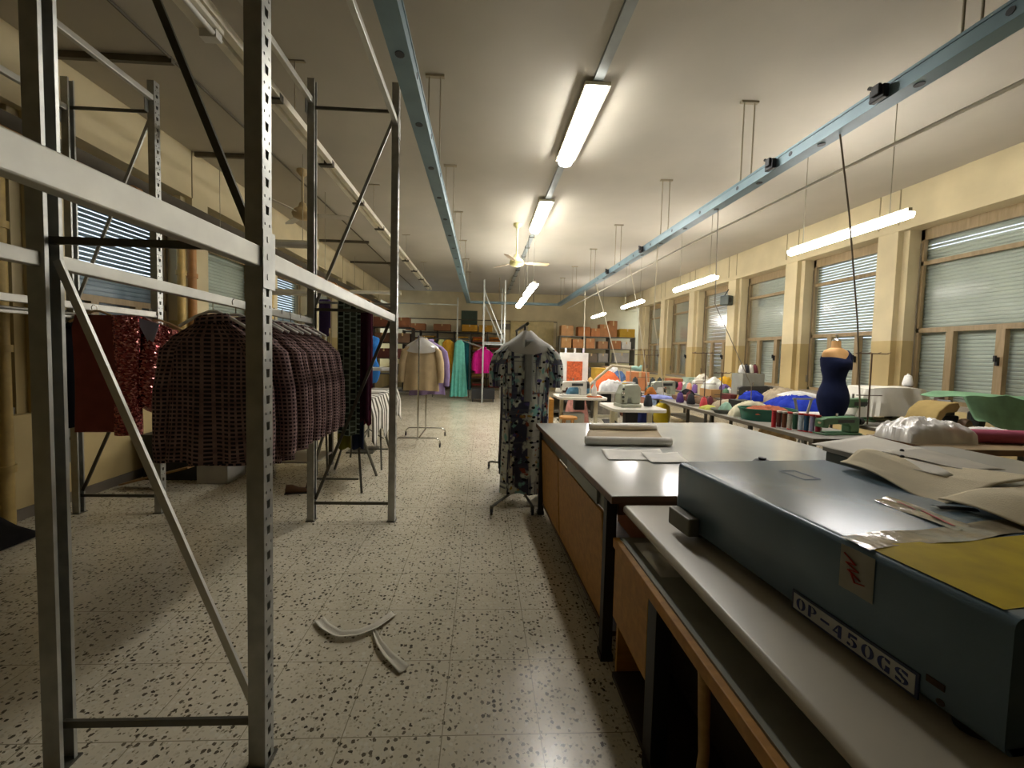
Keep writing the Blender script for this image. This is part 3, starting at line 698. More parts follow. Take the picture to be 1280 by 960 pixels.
MB().rings(R).build('upper', M('brown_leather', '5a3a20', .45), t, True); MB().prism([(-.135, -.034), (-.02, -.036), (.08, -.05), (.14, -.03), (.15, 0), (.14, .03), (.08, .05), (-.02, .036), (-.135, .034)], lambda a, b: (a, b, 0), lambda a, b: (a, b, .012)).build('sole', BLACK, t)
t = thing('cloth_bundle', 'dark bundle of cloth on the floor at the far left edge', 'bundle', (-4.0+.26, 3.12, 0))
MB().grid(lambda u, v: ((u-.5)*.44, (v-.5)*.44, .01+.2*math.sin(PI*u)**.6*math.sin(PI*v)**.6*(1+.15*math.sin(9*u+5*v))), 20, 20).build('heap', cloth('dark_bundle', '1d1b1a'), t, True)
t = thing('leaning_board', 'brown plank leaning low against the left wall behind the rack', 'plank', (0, 0, 0))
MB().bar((-3.85, 4.45, .05), (-3.1, 4.4, .26), .12, .018).build('board', wood('plank_brown', '7a5a34', '94713f'), t)
t = thing('wall_box', 'small grey electric box on the left wall beside the nearest upright', 'electric box', (-3.95, 3.98, .62))
MB().b(-.05, .05, -.09, .09, -.2, .2).build('body', M('box_grey', '77766e', .5), t, bevel=.008); MB().cyl((.05, 0, .03), (.07, 0, .03), .035, n=14).build('socket', BLACK, t)

# trestle table with striped cloth
t = thing('trestle_table', 'folding steel trestle table carrying the striped cloth', 'table', (-1.58, 5.05, 0))
MB().b(-.36, .34, -.72, .85, .98, 1.0).build('top', GREYTOP, t)
for y in (-.7, .78):
    for sx in (-1, 1): MB().bar((sx*.3, y-.22*0, .0), (sx*.30*.4, y+(.35 if y < 0 else -.35), .98), .022, .022).build('leg', GALVD, t)
    for sx in (-1, 1): MB().bar((sx*.3, y+(.62 if y < 0 else -.62)*1, .0), (sx*.13, y+(.1 if y < 0 else -.1), .98), .022, .022).build('leg', GALVD, t)
    MB().bar((-.25, y+.05*(1 if y < 0 else -1), .14), (.25, y+.05*(1 if y < 0 else -1), .14), .018, .018).build('spreader_bar', GALVD, t)
def fstr(u, v):
    y = 4.35+v*1.5; s = u*1.15; w = .02*math.sin(v*26)*max(0, s-.68)
    if s < .7: return (-1.93+s*.98, y, 1.018+.01*math.sin(v*30)*(s > .1))
    return (-1.93+.7*.98+.022+.05*min(1, (s-.7)*6)+w, y, 1.018-(s-.7)*(1+.18*math.sin(v*19)))
tag(MB().grid(fstr, 26, 70, 1.1, 1.5).build('striped_cloth', STRIPE, None, True, solid=.004), 'black and white striped cloth draped over the trestle table', 'cloth')
t = thing('ironing_board', 'small white ironing board on a stand behind the striped cloth', 'ironing board', (-1.72, 6.25, 0))
MB().prism([(-.28, -.09), (.2, -.1), (.32, -.05), (.36, 0), (.32, .05), (.2, .1), (-.28, .09)], lambda a, b: (a, b, 1.25), lambda a, b: (a, b, 1.30)).build('board', WHITE, t, bevel=.008)
MB().cyl((-.1, 0, .02), (-.1, 0, 1.25), .02).build('post', GALVD, t, True); MB().b(-.3, .1, -.2, .2, 0, .02).build('base', GALVD, t)
def dress_form(name, label, loc, h0, mat, cmat, hs=1, rz=0, stand=True, sleeve=None, cat='dress form', neckmat=None, capmat=None, drop=False):
    """tailor's dummy: torso by cross-sections, neck block, finial, pole and tripod foot"""
    t = thing(name, label, cat, loc, rz)
    prof = [(0, .125, .10), (.06, .158, .12), (.16, .185, .135), (.24, .187, .14), (.32, .165, .125), (.41, .130, .10), (.47, .125, .095), (.54, .142, .108), (.62, .165, .135), (.68, .168, .14), (.74, .17, .115), (.79, .175, .095), (.82, .155, .08), (.84, .10, .07), (.855, .065, .058)]
    R = [[(w*S(math.cos(a), .9), d*S(math.sin(a), .9) - (.012 if .58 < z < .7 else 0), h0+z*hs) for a in [2*PI*k/32 for k in range(32)]] for z, w, d in prof]
    if drop:
        zz = [q[0] for q in prof]
        def pw(z):
            z = max(zz[0], min(zz[-1], z))
            for i in range(len(prof)-1):
                if z <= zz[i+1]+1e-9: f = (z-zz[i])/(zz[i+1]-zz[i]); return prof[i][1]*(1-f)+prof[i+1][1]*f, prof[i][2]*(1-f)+prof[i+1][2]*f
        D = []
        for z0_ in [-.02+k*.84/30 for k in range(31)]:
            ring = []
            for k in range(40):
                a = 2*PI*k/40; cx_ = math.cos(a); top = .785+.05*cx_ - .07*max(0, -math.sin(a))*(1-abs(cx_))
                z = min(z0_, top); w, d = pw(z); ring.append(((w+.006)*S(cx_, .9), (d+.006)*S(math.sin(a), .9)-(.012 if .58 < z < .7 else 0), h0+z*hs))
            D.append(ring)
        MB().rings(D, cap=False, uvs=1).build('dress', mat, t, True, solid=.003)
    MB().rings(R, uvs=1).build('torso', neckmat if drop else mat, t, True)
    nm = neckmat or cmat
    MB().lathe([(.062, h0+.845*hs), (.052, h0+.87*hs), (.05, h0+.93*hs), (.047, h0+.945*hs), (0, h0+.95*hs)], n=20).build('neck', nm, t, True)
    MB().lathe([(.05, h0+.945*hs), (.04, h0+.965*hs), (.015, h0+.975*hs), (.014, h0+1.0*hs), (.022, h0+1.015*hs), (0, h0+1.03*hs)], n=16).build('neck_cap', capmat or CHROME, t, True)
    MB().cyl((0, 0, .05), (0, 0, h0+.02), .016).build('pole', GALVD, t, True)
    for k in range(3):
        a = k*2*PI/3+.4; MB().tube([(0, 0, .2), (.12*math.cos(a), .12*math.sin(a), .1), (.26*math.cos(a), .26*math.sin(a), .01)], .011, 8).build('foot', GALVD, t, True)
    if sleeve:
        for sg in sleeve:
            MB().tube([(sg*.15, 0, h0+.79*hs), (sg*.195, 0, h0+.75*hs), (sg*.205, -.005, h0+.66*hs), (sg*.2, -.01, h0+.58*hs)], [.05, .055, .052, .048], 14).build('sleeve', mat, t, True)
    return t
dress_form('dress_form', 'blue dress form behind the striped cloth on the left', (-1.95, 7.0, 0), 1.0, cloth('bright_blue_cloth', '2c6cb0', .1), cloth('bright_blue_cloth', '2c6cb0'), .95)
# paper scraps on the floor
def strip(pts, w, label):
    m = MB(); n = len(pts)-1
    def fn(u, v):
        q = u*n; a = min(int(q), n-1); f = q-a; p = Vector(pts[a]).lerp(Vector(pts[a+1]), f); d = (Vector(pts[a+1])-Vector(pts[a])).normalized(); s = Vector((-d.y, d.x, 0)); ww = w[0]*(1-u)+w[1]*u
        return p + s*(v-.5)*ww + Vector((0, 0, .012*abs(v-.5)*2+.003+.01*math.sin(u*PI)))
    return tag(m.grid(fn, 24, 4).build('fabric_scrap', cloth('offcut_white', 'cfcabb', .05), None, True, solid=.002), label, 'scrap', 'white offcuts on the floor')
strip([(-.90, 2.26, 0), (-.84, 2.19, 0), (-.74, 2.12, 0), (-.64, 2.13, 0), (-.56, 2.19, 0), (-.485, 2.31, 0)], (.055, .045), 'curved white offcut lying in the middle of the aisle')
strip([(-.565, 2.165, 0), (-.51, 2.06, 0), (-.45, 1.98, 0), (-.345, 1.885, 0)], (.02, .06), 'straight white offcut pointing toward the camera from the curved one')
# ---------------------------------------------------------------- tartan dress on a rolling rail beside the cutting table
def rolling_rail(name, label, x, y0, y1, zt, w, mat, along='Y', bent=False):
    t = thing(name, label, 'clothes rail', (x, (y0+y1)/2, 0)); l = (y1-y0)/2
    for s in (-1, 1):
        MB().cyl((0, s*l, .12), (0, s*l, zt), .014).build('post', mat, t, True)
        if bent: MB().tube([(-w, s*l, .05), (-w, s*l, .1), (-w*.85, s*l, .15), (0, s*l, .15), (w*.85, s*l, .15), (w, s*l, .1), (w, s*l, .05)], .013).build('base_bar', mat, t, True)
        else: MB().tube([(-w, s*l, .07), (-w*.8, s*l, .13), (w*.8, s*l, .13), (w, s*l, .07)], .014).build('base_bar', mat, t, True)
        for q in (-1, 1):
            c = MB().cyl((q*w-.011, s*l, .032), (q*w+.011, s*l, .032), .03, n=16).build('castor', BLACK, t)
            MB().b(q*w-.016, q*w+.016, s*l-.012, s*l+.012, .03, .08).build('castor_fork', GALVD, c)
    MB().cyl((0, -l-.06, zt), (0, l+.06, zt), .016).build('top_rail', mat, t, True)
    MB().cyl((0, -l, .13), (0, l, .13), .012).build('stretcher', mat, t, True)
    return t
t = thing('clothes_rail', 'rolling rail with dark castors carrying the long tartan dress', 'clothes rail', (.445, 4.75, 0))
for y in (-.53, .5): MB().cyl((0, y, .12), (0, y, 1.86), .014).build('post', GALVD, t, True)
MB().cyl((0, -.76, 1.86), (0, .56, 1.86), .016).build('top_rail', GALVD, t, True); MB().cyl((0, -.53, .14), (0, .5, .14), .012).build('stretcher', GALVD, t, True)
for px0, py0, x, y in ((0, -.53, -.325, -.97), (0, -.53, .07, -.97), (0, .5, -.325, .6), (0, .5, .325, .6)):
    MB().tube([(px0, py0, .13), (x*.3, py0+(y-py0)*.15, .095), (x*.9, py0+(y-py0)*.95, .095), (x, y, .08)], .013).build('base_arm', GALVD, t, True)
    c = MB().cyl((x-.011, y, .032), (x+.011, y, .032), .032, n=16).build('castor', BLACK, t); MB().b(x-.016, x+.016, y-.014, y+.014, .03, .09).build('castor_fork', GALVD, c)
td = garment('hanging_dress', 'long multicoloured tartan dress beside the corner of the cutting table', 'dress', (.455, 4.07, 1.73), .02, TARTAN, .50, .50, 1.61, .07, .024, 41, .34, collar=False, sl_r=.105, neck=.06)
MB().grid(lambda u, v: ((v-.5)*.085+.01, -.088-.012*min(1, u*2)+.004*math.sin(9*u), -.03-.62*u), 20, 4).build('placket', cloth('placket_grey', '8a8c88', .1), td, True, solid=.003)
hanger((.455, 4.07, 1.75), 'dark hanger with a big hook holding the long tartan dress', 0, M('hanger_dark', '3b352e', .5), .14, .2)
m = MB()
R = []
for z, w, d in ((.06, .045, .035), (.04, .07, .05), (.0, .115, .07), (-.045, .18, .085), (-.085, .25, .09), (-.105, .264, .094), (-.125, .266, .096)):
    R.append([(w*S(math.cos(a), .9), d*S(math.sin(a), .75)+.006*math.sin(6*a), z - (.05*abs(math.sin(a*1.0))**2 if z == -.125 else 0) + .006*math.sin(5*a)) for a in [2*PI*k/40 for k in range(40)]])
m.rings(R, cap=False); tag(m.build('shoulder_cover', POLY, None, True, loc=(.455, 4.07, 1.73)), 'clear plastic cover over the shoulders of the long tartan dress', 'dust cover')
for i, (y, c) in enumerate(((4.38, '2b2c33'), (4.55, '3a3640'), (4.8, '44403a'))):
    lb = ['charcoal dress hung just behind the tartan one', 'dark mauve dress third along the rolling rail', 'dark brown dress last along the rolling rail'][i]
    garment('hanging_dress', lb, 'dress', (.45, y, 1.73), .05*i, cloth('dress_'+c, c), .46, .48, 1.5, .06, .025, 60+i, .3, collar=False)
    hanger((.45, y, 1.745), 'hanger of the '+lb, .05*i, BLACK, .13, .19, 'hangers on the rolling rail')
tag(MB().grid(lambda u, v: (.50+u*.2, 4.0+v*.16, .012+.05*math.sin(PI*u)*math.sin(PI*v)*(1+.5*math.sin(9*u+4*v))), 12, 10).build('tissue', WHITE, None, True), 'crumpled white tissue on the floor under the tartan dress', 'tissue')

# ---------------------------------------------------------------- cutting table
T = thing('cutting_table', 'big cutting table with a pale grey laminate top and brown edge', 'table', (0, 0, 0))
quad = [(.645, 1.89), (2.72, 1.97), (2.62, 4.16), (.55, 3.94)]
MB().prism(quad, lambda a, b: (a, b, .832), lambda a, b: (a, b, .8665)).build('edge_board', EDGEB, T)
cx, cy = 1.63, 2.99
MB().prism([(cx+(a-cx)*.997, cy+(b-cy)*.997) for a, b in quad], lambda a, b: (a, b, .8665), lambda a, b: (a, b, .87)).build('top', LAMIN, T)
for x, y in ((.665, 1.965), (.6, 3.82), (2.62, 2.05), (2.54, 4.05)): 
    l = MB().b(x-.026, x+.026, y-.026, y+.026, .0, .832).build('leg', BLACK, T)
    MB().b(x-.032, x+.032, y-.032, y+.032, 0, .035).build('leg_foot', BLACK, l)
MB().bar((.665, 2.0, .79), (.605, 3.8, .79), .03, .075).build('apron', GALVD, T); MB().bar((.7, 1.965, .79), (2.6, 2.05, .79), .03, .075).build('apron', EDGEB, T)
MB().bar((.640, 2.1, .79), (.618, 2.75, .79), .012, .075).build('drawer_rail', M('grey_rail', '7d8078', .45, .3), T)
MB().prism([(.67, 1.98), (2.6, 2.06), (2.53, 4.04), (.61, 3.84)], lambda a, b: (a, b, .10), lambda a, b: (a, b, .125)).build('lower_shelf', wood('shelf_brown', '3f2a16', '5a3d20'), T)
def board(label, p, q, z0, z1, th, mat, lean=.03):
    t = thing('plywood_board', label, 'board', (0, 0, 0)); p, q = Vector((*p, 0)), Vector((*q, 0)); d = (q-p).normalized(); s = Vector((d.y, -d.x, 0))
    m = MB(); m.prism([(0, z0), ((q-p).length, z0), ((q-p).length, z1), (0, z1)], lambda a, b: p+d*a+s*(-lean*(b-z0)/(z1-z0))+Vector((0, 0, b)), lambda a, b: p+d*a+s*(-lean*(b-z0)/(z1-z0)+th)+Vector((0, 0, b)))
    m.build('panel', mat, t, bevel=.003); return t
board('ochre plywood board with a faint drawn mark, standing under the cutting table', (.672, 2.03), (.636, 3.05), .13, .735, .02, PLYW)
board('narrower ochre plywood board standing at the far end under the cutting table', (.634, 3.065), (.612, 3.75), .13, .745, .02, PLYW)
m = MB(); m.tube([(.676, 2.42, .32), (.668, 2.52, .42), (.662, 2.60, .36), (.66, 2.63, .5), (.655, 2.74, .44), (.66, 2.62, .28), (.668, 2.5, .26)], .003, 5)
carton('carton of cloth stored deep under the cutting table', (1.5, 3.0, .125), (.6, .7, .5))
# pattern paper scroll
t = thing('paper_roll', 'pattern paper rolled from both ends, lying across the cutting table', 'paper roll', (0, 0, 0))
def scroll(y, x0, x1, r0, turns, dirn):
    def fn(u, v):
        a = u*turns*2*PI; r = r0*(1-.28*u); return (x0+v*(x1-x0)+.015*math.sin(7*v), y+dirn*r*math.sin(a), .872+r0-r*math.cos(a)*1.0)
    return MB().grid(fn, 60, 10)
scroll(3.0, .80, 1.46, .033, 2.2, -1).build('near_roll', M('paper_roll_white', 'e6e2d8', .6), t, True, solid=.0015)
scroll(3.62, 1.0, 1.62, .03, 2.2, 1).build('far_roll', M('paper_roll_white', 'e6e2d8', .6), t, True, solid=.0015)
MB().grid(lambda u, v: ((.80+.2*v)+u*(.64), 3.0+v*.62, .874+.03*math.sin(PI*v)**2*(1-u)**2+.004*math.sin(8*u)), 16, 16).build('sheet', M('paper_brown_shade', '9c8a6c', .8), t, True, solid=.0012)  # brown tint stands in for the shade between the two rolls
def flat(label, pts, z, mat=None, cat='paper', name='paper_sheet', curl=.012, th=.0012):
    p = [Vector((*a, 0)) for a in pts]
    def fn(u, v):
        q = p[0].lerp(p[1], u).lerp(p[3].lerp(p[2], u), v); return q+Vector((0, 0, z+.002+curl*((1-u)*(1-v))**3+curl*.6*(u*(1-v))**4+.002*math.sin(6*u+4*v)**2))
    return tag(MB().grid(fn, 16, 12).build(name, mat or PAPER, None, True, solid=th), label, cat)
flat('larger white paper lying flat in front of the paper roll', [(.87, 2.82), (1.32, 2.86), (1.25, 2.56), (.84, 2.56)], .871, M('white_paper', 'dbd8d0', .7))
flat('smaller white paper overlapping the larger one near the blue case', [(1.12, 2.72), (1.4, 2.75), (1.36, 2.5), (1.10, 2.49)], .875, M('white_paper', 'dbd8d0', .7))
t = thing('magnet_clip', 'small black pincushion dish on the cutting table behind the blue case', 'clip', (1.84, 2.5, .871))
MB().lathe([(0, 0), (.05, 0), (.055, .015), (.04, .03), (0, .03)], n=18).build('base', BLACK, t, True); MB().lathe([(0, .03), (.02, .03), (.024, .045), (0, .05)], n=12).build('knob', BLACK, t, True)

# ---------------------------------------------------------------- near table, wooden unit under it
T = thing('work_table', 'low grey work table with a rounded beige edge, carrying the blue machine case', 'table', (0, 0, 0))
m = MB(); m.prism([(.70, .802), (.692, .81), (.69, .822), (.694, .834), (.704, .84), (1.58, .84), (1.58, .802)], lambda a, b: (a, -.7, b), lambda a, b: (a, 1.855, b)); m.build('top', M('work_top', 'b2ab9b', .3, 0, .05, 3), T, True)
for x, y in ((.98, 1.7), (.98, -.5), (1.52, 1.7), (1.52, -.5)): MB().b(x-.025, x+.025, y-.025, y+.025, 0, .802).build('leg', BLACK, T)
MB().b(.96, 1.54, 1.68, 1.72, .74, .80).build('apron', M('green_steel', '3f463f', .5), T); MB().b(.965, .99, -.5, 1.7, .74, .80).build('apron', M('green_steel', '3f463f', .5), T)
T = thing('wooden_unit', 'low ochre wooden unit tucked under the grey work table', 'cabinet', (0, 0, 0))
MB().b(.635, .93, -.2, 1.82, .655, .70).build('rail', PLYW, T, bevel=.003)
MB().b(.66, .93, -.2, 1.80, .70, .708).build('top', M('unit_grey_top', '85867c', .4), T)
MB().b(.64, .66, 1.43, 1.80, .33, .655).build('panel', PLYW, T)
MB().b(.66, .93, 1.78, 1.80, .05, .655).build('panel', PLYW, T); MB().b(.915, .93, -.2, 1.78, .05, .655).build('back_panel', wood('back_dark', '2c2014', '3a2a1a'), T)
for y in (1.39, .12): MB().b(.64, .70, y-.035, y+.035, 0, .655).build('leg', BLACK, T)
MB().b(.64, .93, -.2, 1.78, .05, .075).build('floor_shelf', wood('back_dark', '2c2014', '3a2a1a'), T)
MB().tube([(.70, 1.16, .075), (.70, 1.13, .35), (.71, 1.17, .64)], [.02, .016, .02], 10).build('stick', wood('pale_stick', 'a07a3c', 'b88f4c'), T, True)
m = MB().grid(lambda u, v: (.70+u*.18, 1.46+v*.28, .712+.035*math.sin(PI*u)*math.sin(PI*v)*(1+.6*math.sin(13*u+6*v)*math.sin(9*v-4*u))), 20, 20)
tag(m.build('plastic_bag', POLY, None, True), 'crumpled clear plastic on the wooden unit under the work table', 'bag')

# ---------------------------------------------------------------- the blue machine case
BX = thing('machine_case', 'big slate-blue machine case lying on the grey work table', 'machine case', (.918, .62, .84), math.radians(5.3))
Lb, Wb, Hb = 1.0, .70, .28
c = MB()
def rr(y, ins=0):
    p = []; r = .02
    for cx_, cz_, a0 in ((ins+r, .03+r, PI), (Wb-ins-r, .03+r, 1.5*PI), (Wb-ins-r, Hb-ins-r, 0), (ins+r, Hb-ins-r, .5*PI)):
        for k in range(5): a = a0+k*PI/8; p.append((cx_+r*math.cos(a), y, cz_+r*math.sin(a)))
    return p
c.rings([rr(.012, .012), rr(.003, .004), rr(0+.0, .0), rr(.012, 0), rr(Lb-.012, 0), rr(Lb-.002, .004), rr(Lb, .01)])
c.build('shell', SLATE, BX, True)
for x in (.06, Wb-.06):
    for y in (.08, Lb-.08): MB().cyl((x, y, 0), (x, y, .035), .025).build('foot', BLACK, BX, True)
MB().b(-.045, .0, Lb-.16, Lb-.02, .03, .10).build('end_bracket', M('bracket_grey', '6c6a60', .5, .3), BX, bevel=.006)
f = MB(); 
for a in (0, 1): f.b(.33+.065*a, .333+.065*a, .735, .845, Hb, Hb+.0012)
f.b(.33, .398, .735, .738, Hb, Hb+.0012); f.b(.33, .398, .842, .845, Hb, Hb+.0012); f.build('hatch_outline', BLACK, BX)
# yellow sheet and clear tape with a red scrawl
MB().grid(lambda u, v: (.012+u*(Wb-.02), .022+v*.235+.02*u, Hb+.0012+.001*math.sin(9*u)), 8, 4).build('yellow_sheet', M('yellow_sheet', 'b39c00', .6, 0, .15, 12, spec=.1), BX, True)
TAPE = M('clear_tape', '9a8f78', .12, 0, .15, 18, .3, 25)
MB().grid(lambda u, v: (-.002+u*(Wb+.0), .235+v*.07+.06*u+.006*math.sin(11*u), Hb+.0022+.0012*math.sin(23*u+3*v)), 30, 4).build('tape', TAPE, BX, True)
MB().grid(lambda u, v: (-.0025-.001*math.sin(9*v), .222+v*.078, Hb-.012-u*.105), 6, 6).build('tape', M('tape_side', '8f8b7c', .3), BX, True)
MB().grid(lambda u, v: (.34+u*.09+.02*v, .3+v*.22+.03*u, Hb+.003+.002*math.sin(9*u+7*v)), 6, 6).build('tape', TAPE, BX, True)
RED = M('red_ink', 'a32a22', .6)
s = MB(); pts = [(.29, -.03), (.262, -.048), (.285, -.05), (.255, -.062), (.28, -.066), (.25, -.08), (.272, -.07), (.262, -.09), (.24, -.085)]
for a, b in zip(pts, pts[1:]): s.bar((-.0045, a[0], Hb+a[1]), (-.0045, b[0], Hb+b[1]), .004, .0015)
s.build('red_scrawl', RED, BX)
s = MB(); s.bar((.37, .33, Hb+.005), (.41, .43, Hb+.005), .008, .001); s.bar((.40, .44, Hb+.005), (.42, .50, Hb+.005), .006, .001); s.build('red_scrawl', RED, BX)
# name plate on the side: letters run from the far end toward the camera
pl = MB(); PB = M('plate_blue', '1d2748', .4); PWh = M('plate_white', 'b9bcb8', .4)
ya, yb, za, zb = .425, .125, .024, .078     # far end, near end, bottom, top in case coordinates
pl.b(-.0035, 0, yb, ya, za, zb); plate = pl.build('name_plate', PB, BX)
MB().b(-.0045, -.003, yb+.006, ya-.006, za+.006, zb-.006).build('plate_field', PWh, plate)
g = MB(); n = [0]
hx = (ya-yb-.024)/8; z0, z1 = za+.012, zb-.012; hh = z1-z0
def P(ch, a, b): return (0, ya-.012-hx*(ch+.08+a*.84), z0+hh*b)
def poly(ch, pts): g.prism(pts, lambda a, b: (-.0046, *P(ch, a, b)[1:]), lambda a, b: (-.0058, *P(ch, a, b)[1:]))
def cres(ch, cx_, rx, w, side, b0=0, b1=1, k0=-.5, k1=.5):
    o = []; i = []
    for k in range(9):
        a = (k0+(k1-k0)*k/8)*PI; yy = (b0+b1)/2+(b1-b0)/2*math.sin(a)
        o.append((cx_+side*rx*math.cos(a), yy)); i.append((cx_+side*(rx-w)*math.cos(a), (b0+b1)/2+(b1-b0)/2*math.sin(a)*.86))
    for k in range(8): poly(ch, [o[k], o[k+1], i[k+1], i[k]])
for ch in (0, 5): cres(ch, .46, .42, .26, -1); cres(ch, .54, .42, .26, 1)
poly(1, [(.08, 0), (.34, 0), (.34, 1), (.08, 1)]); cres(1, .4, .48, .24, 1, .42, 1)
poly(2, [(.1, .4), (.9, .4), (.9, .58), (.1, .58)])
poly(3, [(.5, 0), (.78, 0), (.78, 1), (.5, 1)]); poly(3, [(.02, .25), (.44, .95), (.44, .72), (.2, .36), (.44, .36), (.44, .25)])
poly(4, [(.15, .55), (.3, .55), (.34, .8), (.85, .8), (.85, 1), (.2, 1)]); cres(4, .42, .46, .26, 1, 0, .62); poly(4, [(.08, .05), (.36, .0), (.36, .16), (.12, .22)])
cres(6, .5, .46, .28, -1); poly(6, [(.55, .0), (.9, .0), (.9, .46), (.62, .46), (.62, .14), (.55, .14)]); poly(6, [(.55, .86), (.9, .7), (.9, .95), (.55, 1)])
cres(7, .48, .42, .24, -1, .46, 1); cres(7, .52, .42, .24, 1, 0, .54); poly(7, [(.5, .84), (.88, .72), (.88, .95), (.5, 1)]); poly(7, [(.5, 0), (.12, .05), (.12, .28), (.5, .16)]); poly(7, [(.2, .7), (.5, .62), (.8, .3), (.5, .38)])
g.build('plate_lettering', M('plate_ink', '20306a', .4), plate)
r = MB(); r.cyl((-.002, .09, .05), (.0, .09, .05), .007, n=10); r.b(-.0022, 0, .085, .115, .075, .088); r.build('rust_patch', M('rust_dark', '3a2a1c', .8), BX)

# ---------------------------------------------------------------- tall green machine cabinet right of the case, papers and felt
t = thing('machine_cabinet', 'dark green steel cabinet with pattern paper on top, right of the blue case', 'cabinet', (1.63, 1.80, 0), 0)
MB().b(0, .62, -1.7, 0, .06, 1.13).build('body', M('cabinet_green', '4a5048', .45, .1), t, bevel=.008)
MB().b(-.005, .63, -1.71, .01, 1.13, 1.155).build('top', GREYTOP, t); MB().b(.02, .6, -1.66, -.04, 0, .06).build('plinth', BLACK, t)
flat('large pattern paper spread over the green cabinet', [(1.56, 1.80), (2.10, 2.05), (1.96, 1.42), (1.62, 1.30)], 1.157, PAPER, curl=.003)
flat('second pattern paper overlapping the first on the green cabinet', [(1.74, 1.64), (2.02, 1.74), (1.95, 1.38), (1.78, 1.36)], 1.163, M('pattern_paper_dull', 'bcb6a8', .75), curl=.002)
for i, (x, y) in enumerate(((1.70, 1.52), (1.82, 1.63))): tag(MB().lathe([(0, 0), (.007, 0), (.008, .004), (.005, .009), (0, .01)], n=10).build('pattern_weight', BLACK, None, True, loc=(x, y, 1.172)), ['small black pattern weight nearer the blue case on the paper', 'small black pattern weight farther along the paper'][i], 'weight')
def felt(label, pts, z, fz, mat=CREAMC):
    p = [Vector((*a, 0)) for a in pts]
    def fn(u, v): q = p[0].lerp(p[1], u).lerp(p[3].lerp(p[2], u), v); return q+Vector((0, 0, z+fz(u, v)))
    return tag(MB().grid(fn, 40, 24).build('felt_offcut', mat, None, True, solid=.004), label, 'cloth')
felt('cream felt offcut laid from the blue case onto the green cabinet', [(1.46, 1.54), (1.72, 1.66), (1.86, 1.22), (1.42, 1.15)], 1.126, lambda u, v: .045*min(1, u*1.9)+.012*math.sin(5*v+3*u)+.022*max(0, 1-u*5)*(1-v)-.002)
felt('curled cream felt offcut nearest the camera on the blue case', [(1.40, 1.14), (1.80, 1.2), (1.72, .80), (1.42, .96)], 1.135, lambda u, v: .03*u+.035*math.sin(PI*(.15+.85*v))*(.35+.65*math.sin(PI*u*1.3)**2)*(1 if u < .77 else .6))
m = MB().grid(lambda u, v: (1.36+u*.1, 1.10-u*.02+v*.03, 1.124+.006*math.sin(PI*v)), 10, 6)
tag(m.build('thread_tuft', BLACK, None, True), 'small dark tuft of thread at the edge of the felt on the case', 'thread')
# ---------------------------------------------------------------- sewing benches
def bench(label, x0, x1, y0, y1, z, mat=GREYTOP, th=.04, legs=True, edge=None, name='sewing_bench', cat='table'):
    t = thing(name, label, cat, (0, 0, 0))
    MB().b(x0, x1, y0, y1, z-.006, z).build('top', mat, t); MB().b(x0-.002, x1+.002, y0-.002, y1+.002, z-th, z-.006).build('edge_board', edge or M('bench_edge', '5e5648', .5), t)
    n = max(2, int((y1-y0)/1.6)+1)
    for k in range(n):
        y = y0+.1+(y1-y0-.2)*k/(n-1)
        for x in (x0+.08, x1-.08): MB().b(x-.022, x+.022, y-.022, y+.022, 0, z-th).build('leg', GALVD, t)
        MB().b(x0+.1, x1-.1, y-.015, y+.015, .12, .15).build('crossbar', GALVD, t)
    MB().b(x0+.08, x1-.08, y0+.1, y1-.1, .15, .165).build('lower_shelf', M('shelf_grey', '6b675c', .6), t)
    return t
bench('long grey sewing bench right of the cutting table', 3.24, 3.98, 3.72, 9.2, .80)
bench('long grey sewing bench nearest the right windows', 4.55, 5.25, 4.1, 10.0, .80)
bench('far sewing bench before the carton shelf', 3.0, 4.6, 11.0, 13.6, .80)
def rtable(label, x0, x1, y0, y1, z, col='d2cdbf'):
    """sewing table with rounded corners on a cast T-leg stand"""
    t = thing('sewing_table', label, 'table', ((x0+x1)/2, (y0+y1)/2, 0)); a, b = (x1-x0)/2, (y1-y0)/2; r = .12; P = []
    for cx_, cy_, a0 in ((a-r, b-r, 0), (-a+r, b-r, .5), (-a+r, -b+r, 1), (a-r, -b+r, 1.5)):
        for k in range(6): q = (a0+k*.1)*PI; P.append((cx_+r*math.cos(q), cy_+r*math.sin(q)))
    MB().prism(P, lambda u, v: (u, v, z-.045), lambda u, v: (u, v, z)).build('top', M('sewing_top_'+col, col, .35), t, bevel=.005)
    for s in (-1, 1):
        MB().b(s*a*.72-.03, s*a*.72+.03, -.035, .035, .05, z-.045).build('leg', CREAMP, t); MB().b(s*a*.72-.03, s*a*.72+.03, -b*.8, b*.8, 0, .05).build('foot', CREAMP, t)
    MB().b(-a*.7, a*.7, -.02, .02, .2, .25).build('crossbar', CREAMP, t); MB().box((.02, .08, z-.18), (.2, .16, .2)).build('motor', BLACK, t, bevel=.02)
    MB().box((a*.2, -.1, .12), (.28, .2, .02), rot=Matrix.Rotation(.25, 3, 'X')).build('treadle', BLACK, t)
    return t
rtable('pale sewing table with rounded corners carrying the overlocker', 1.95, 2.78, 5.75, 6.6, .78)
rtable('pale sewing table farther back carrying the white sewing machine', 1.42, 2.35, 7.25, 8.0, .78)
rtable('pale sewing table behind the orange cloth', 2.45, 3.1, 8.4, 9.1, .80)

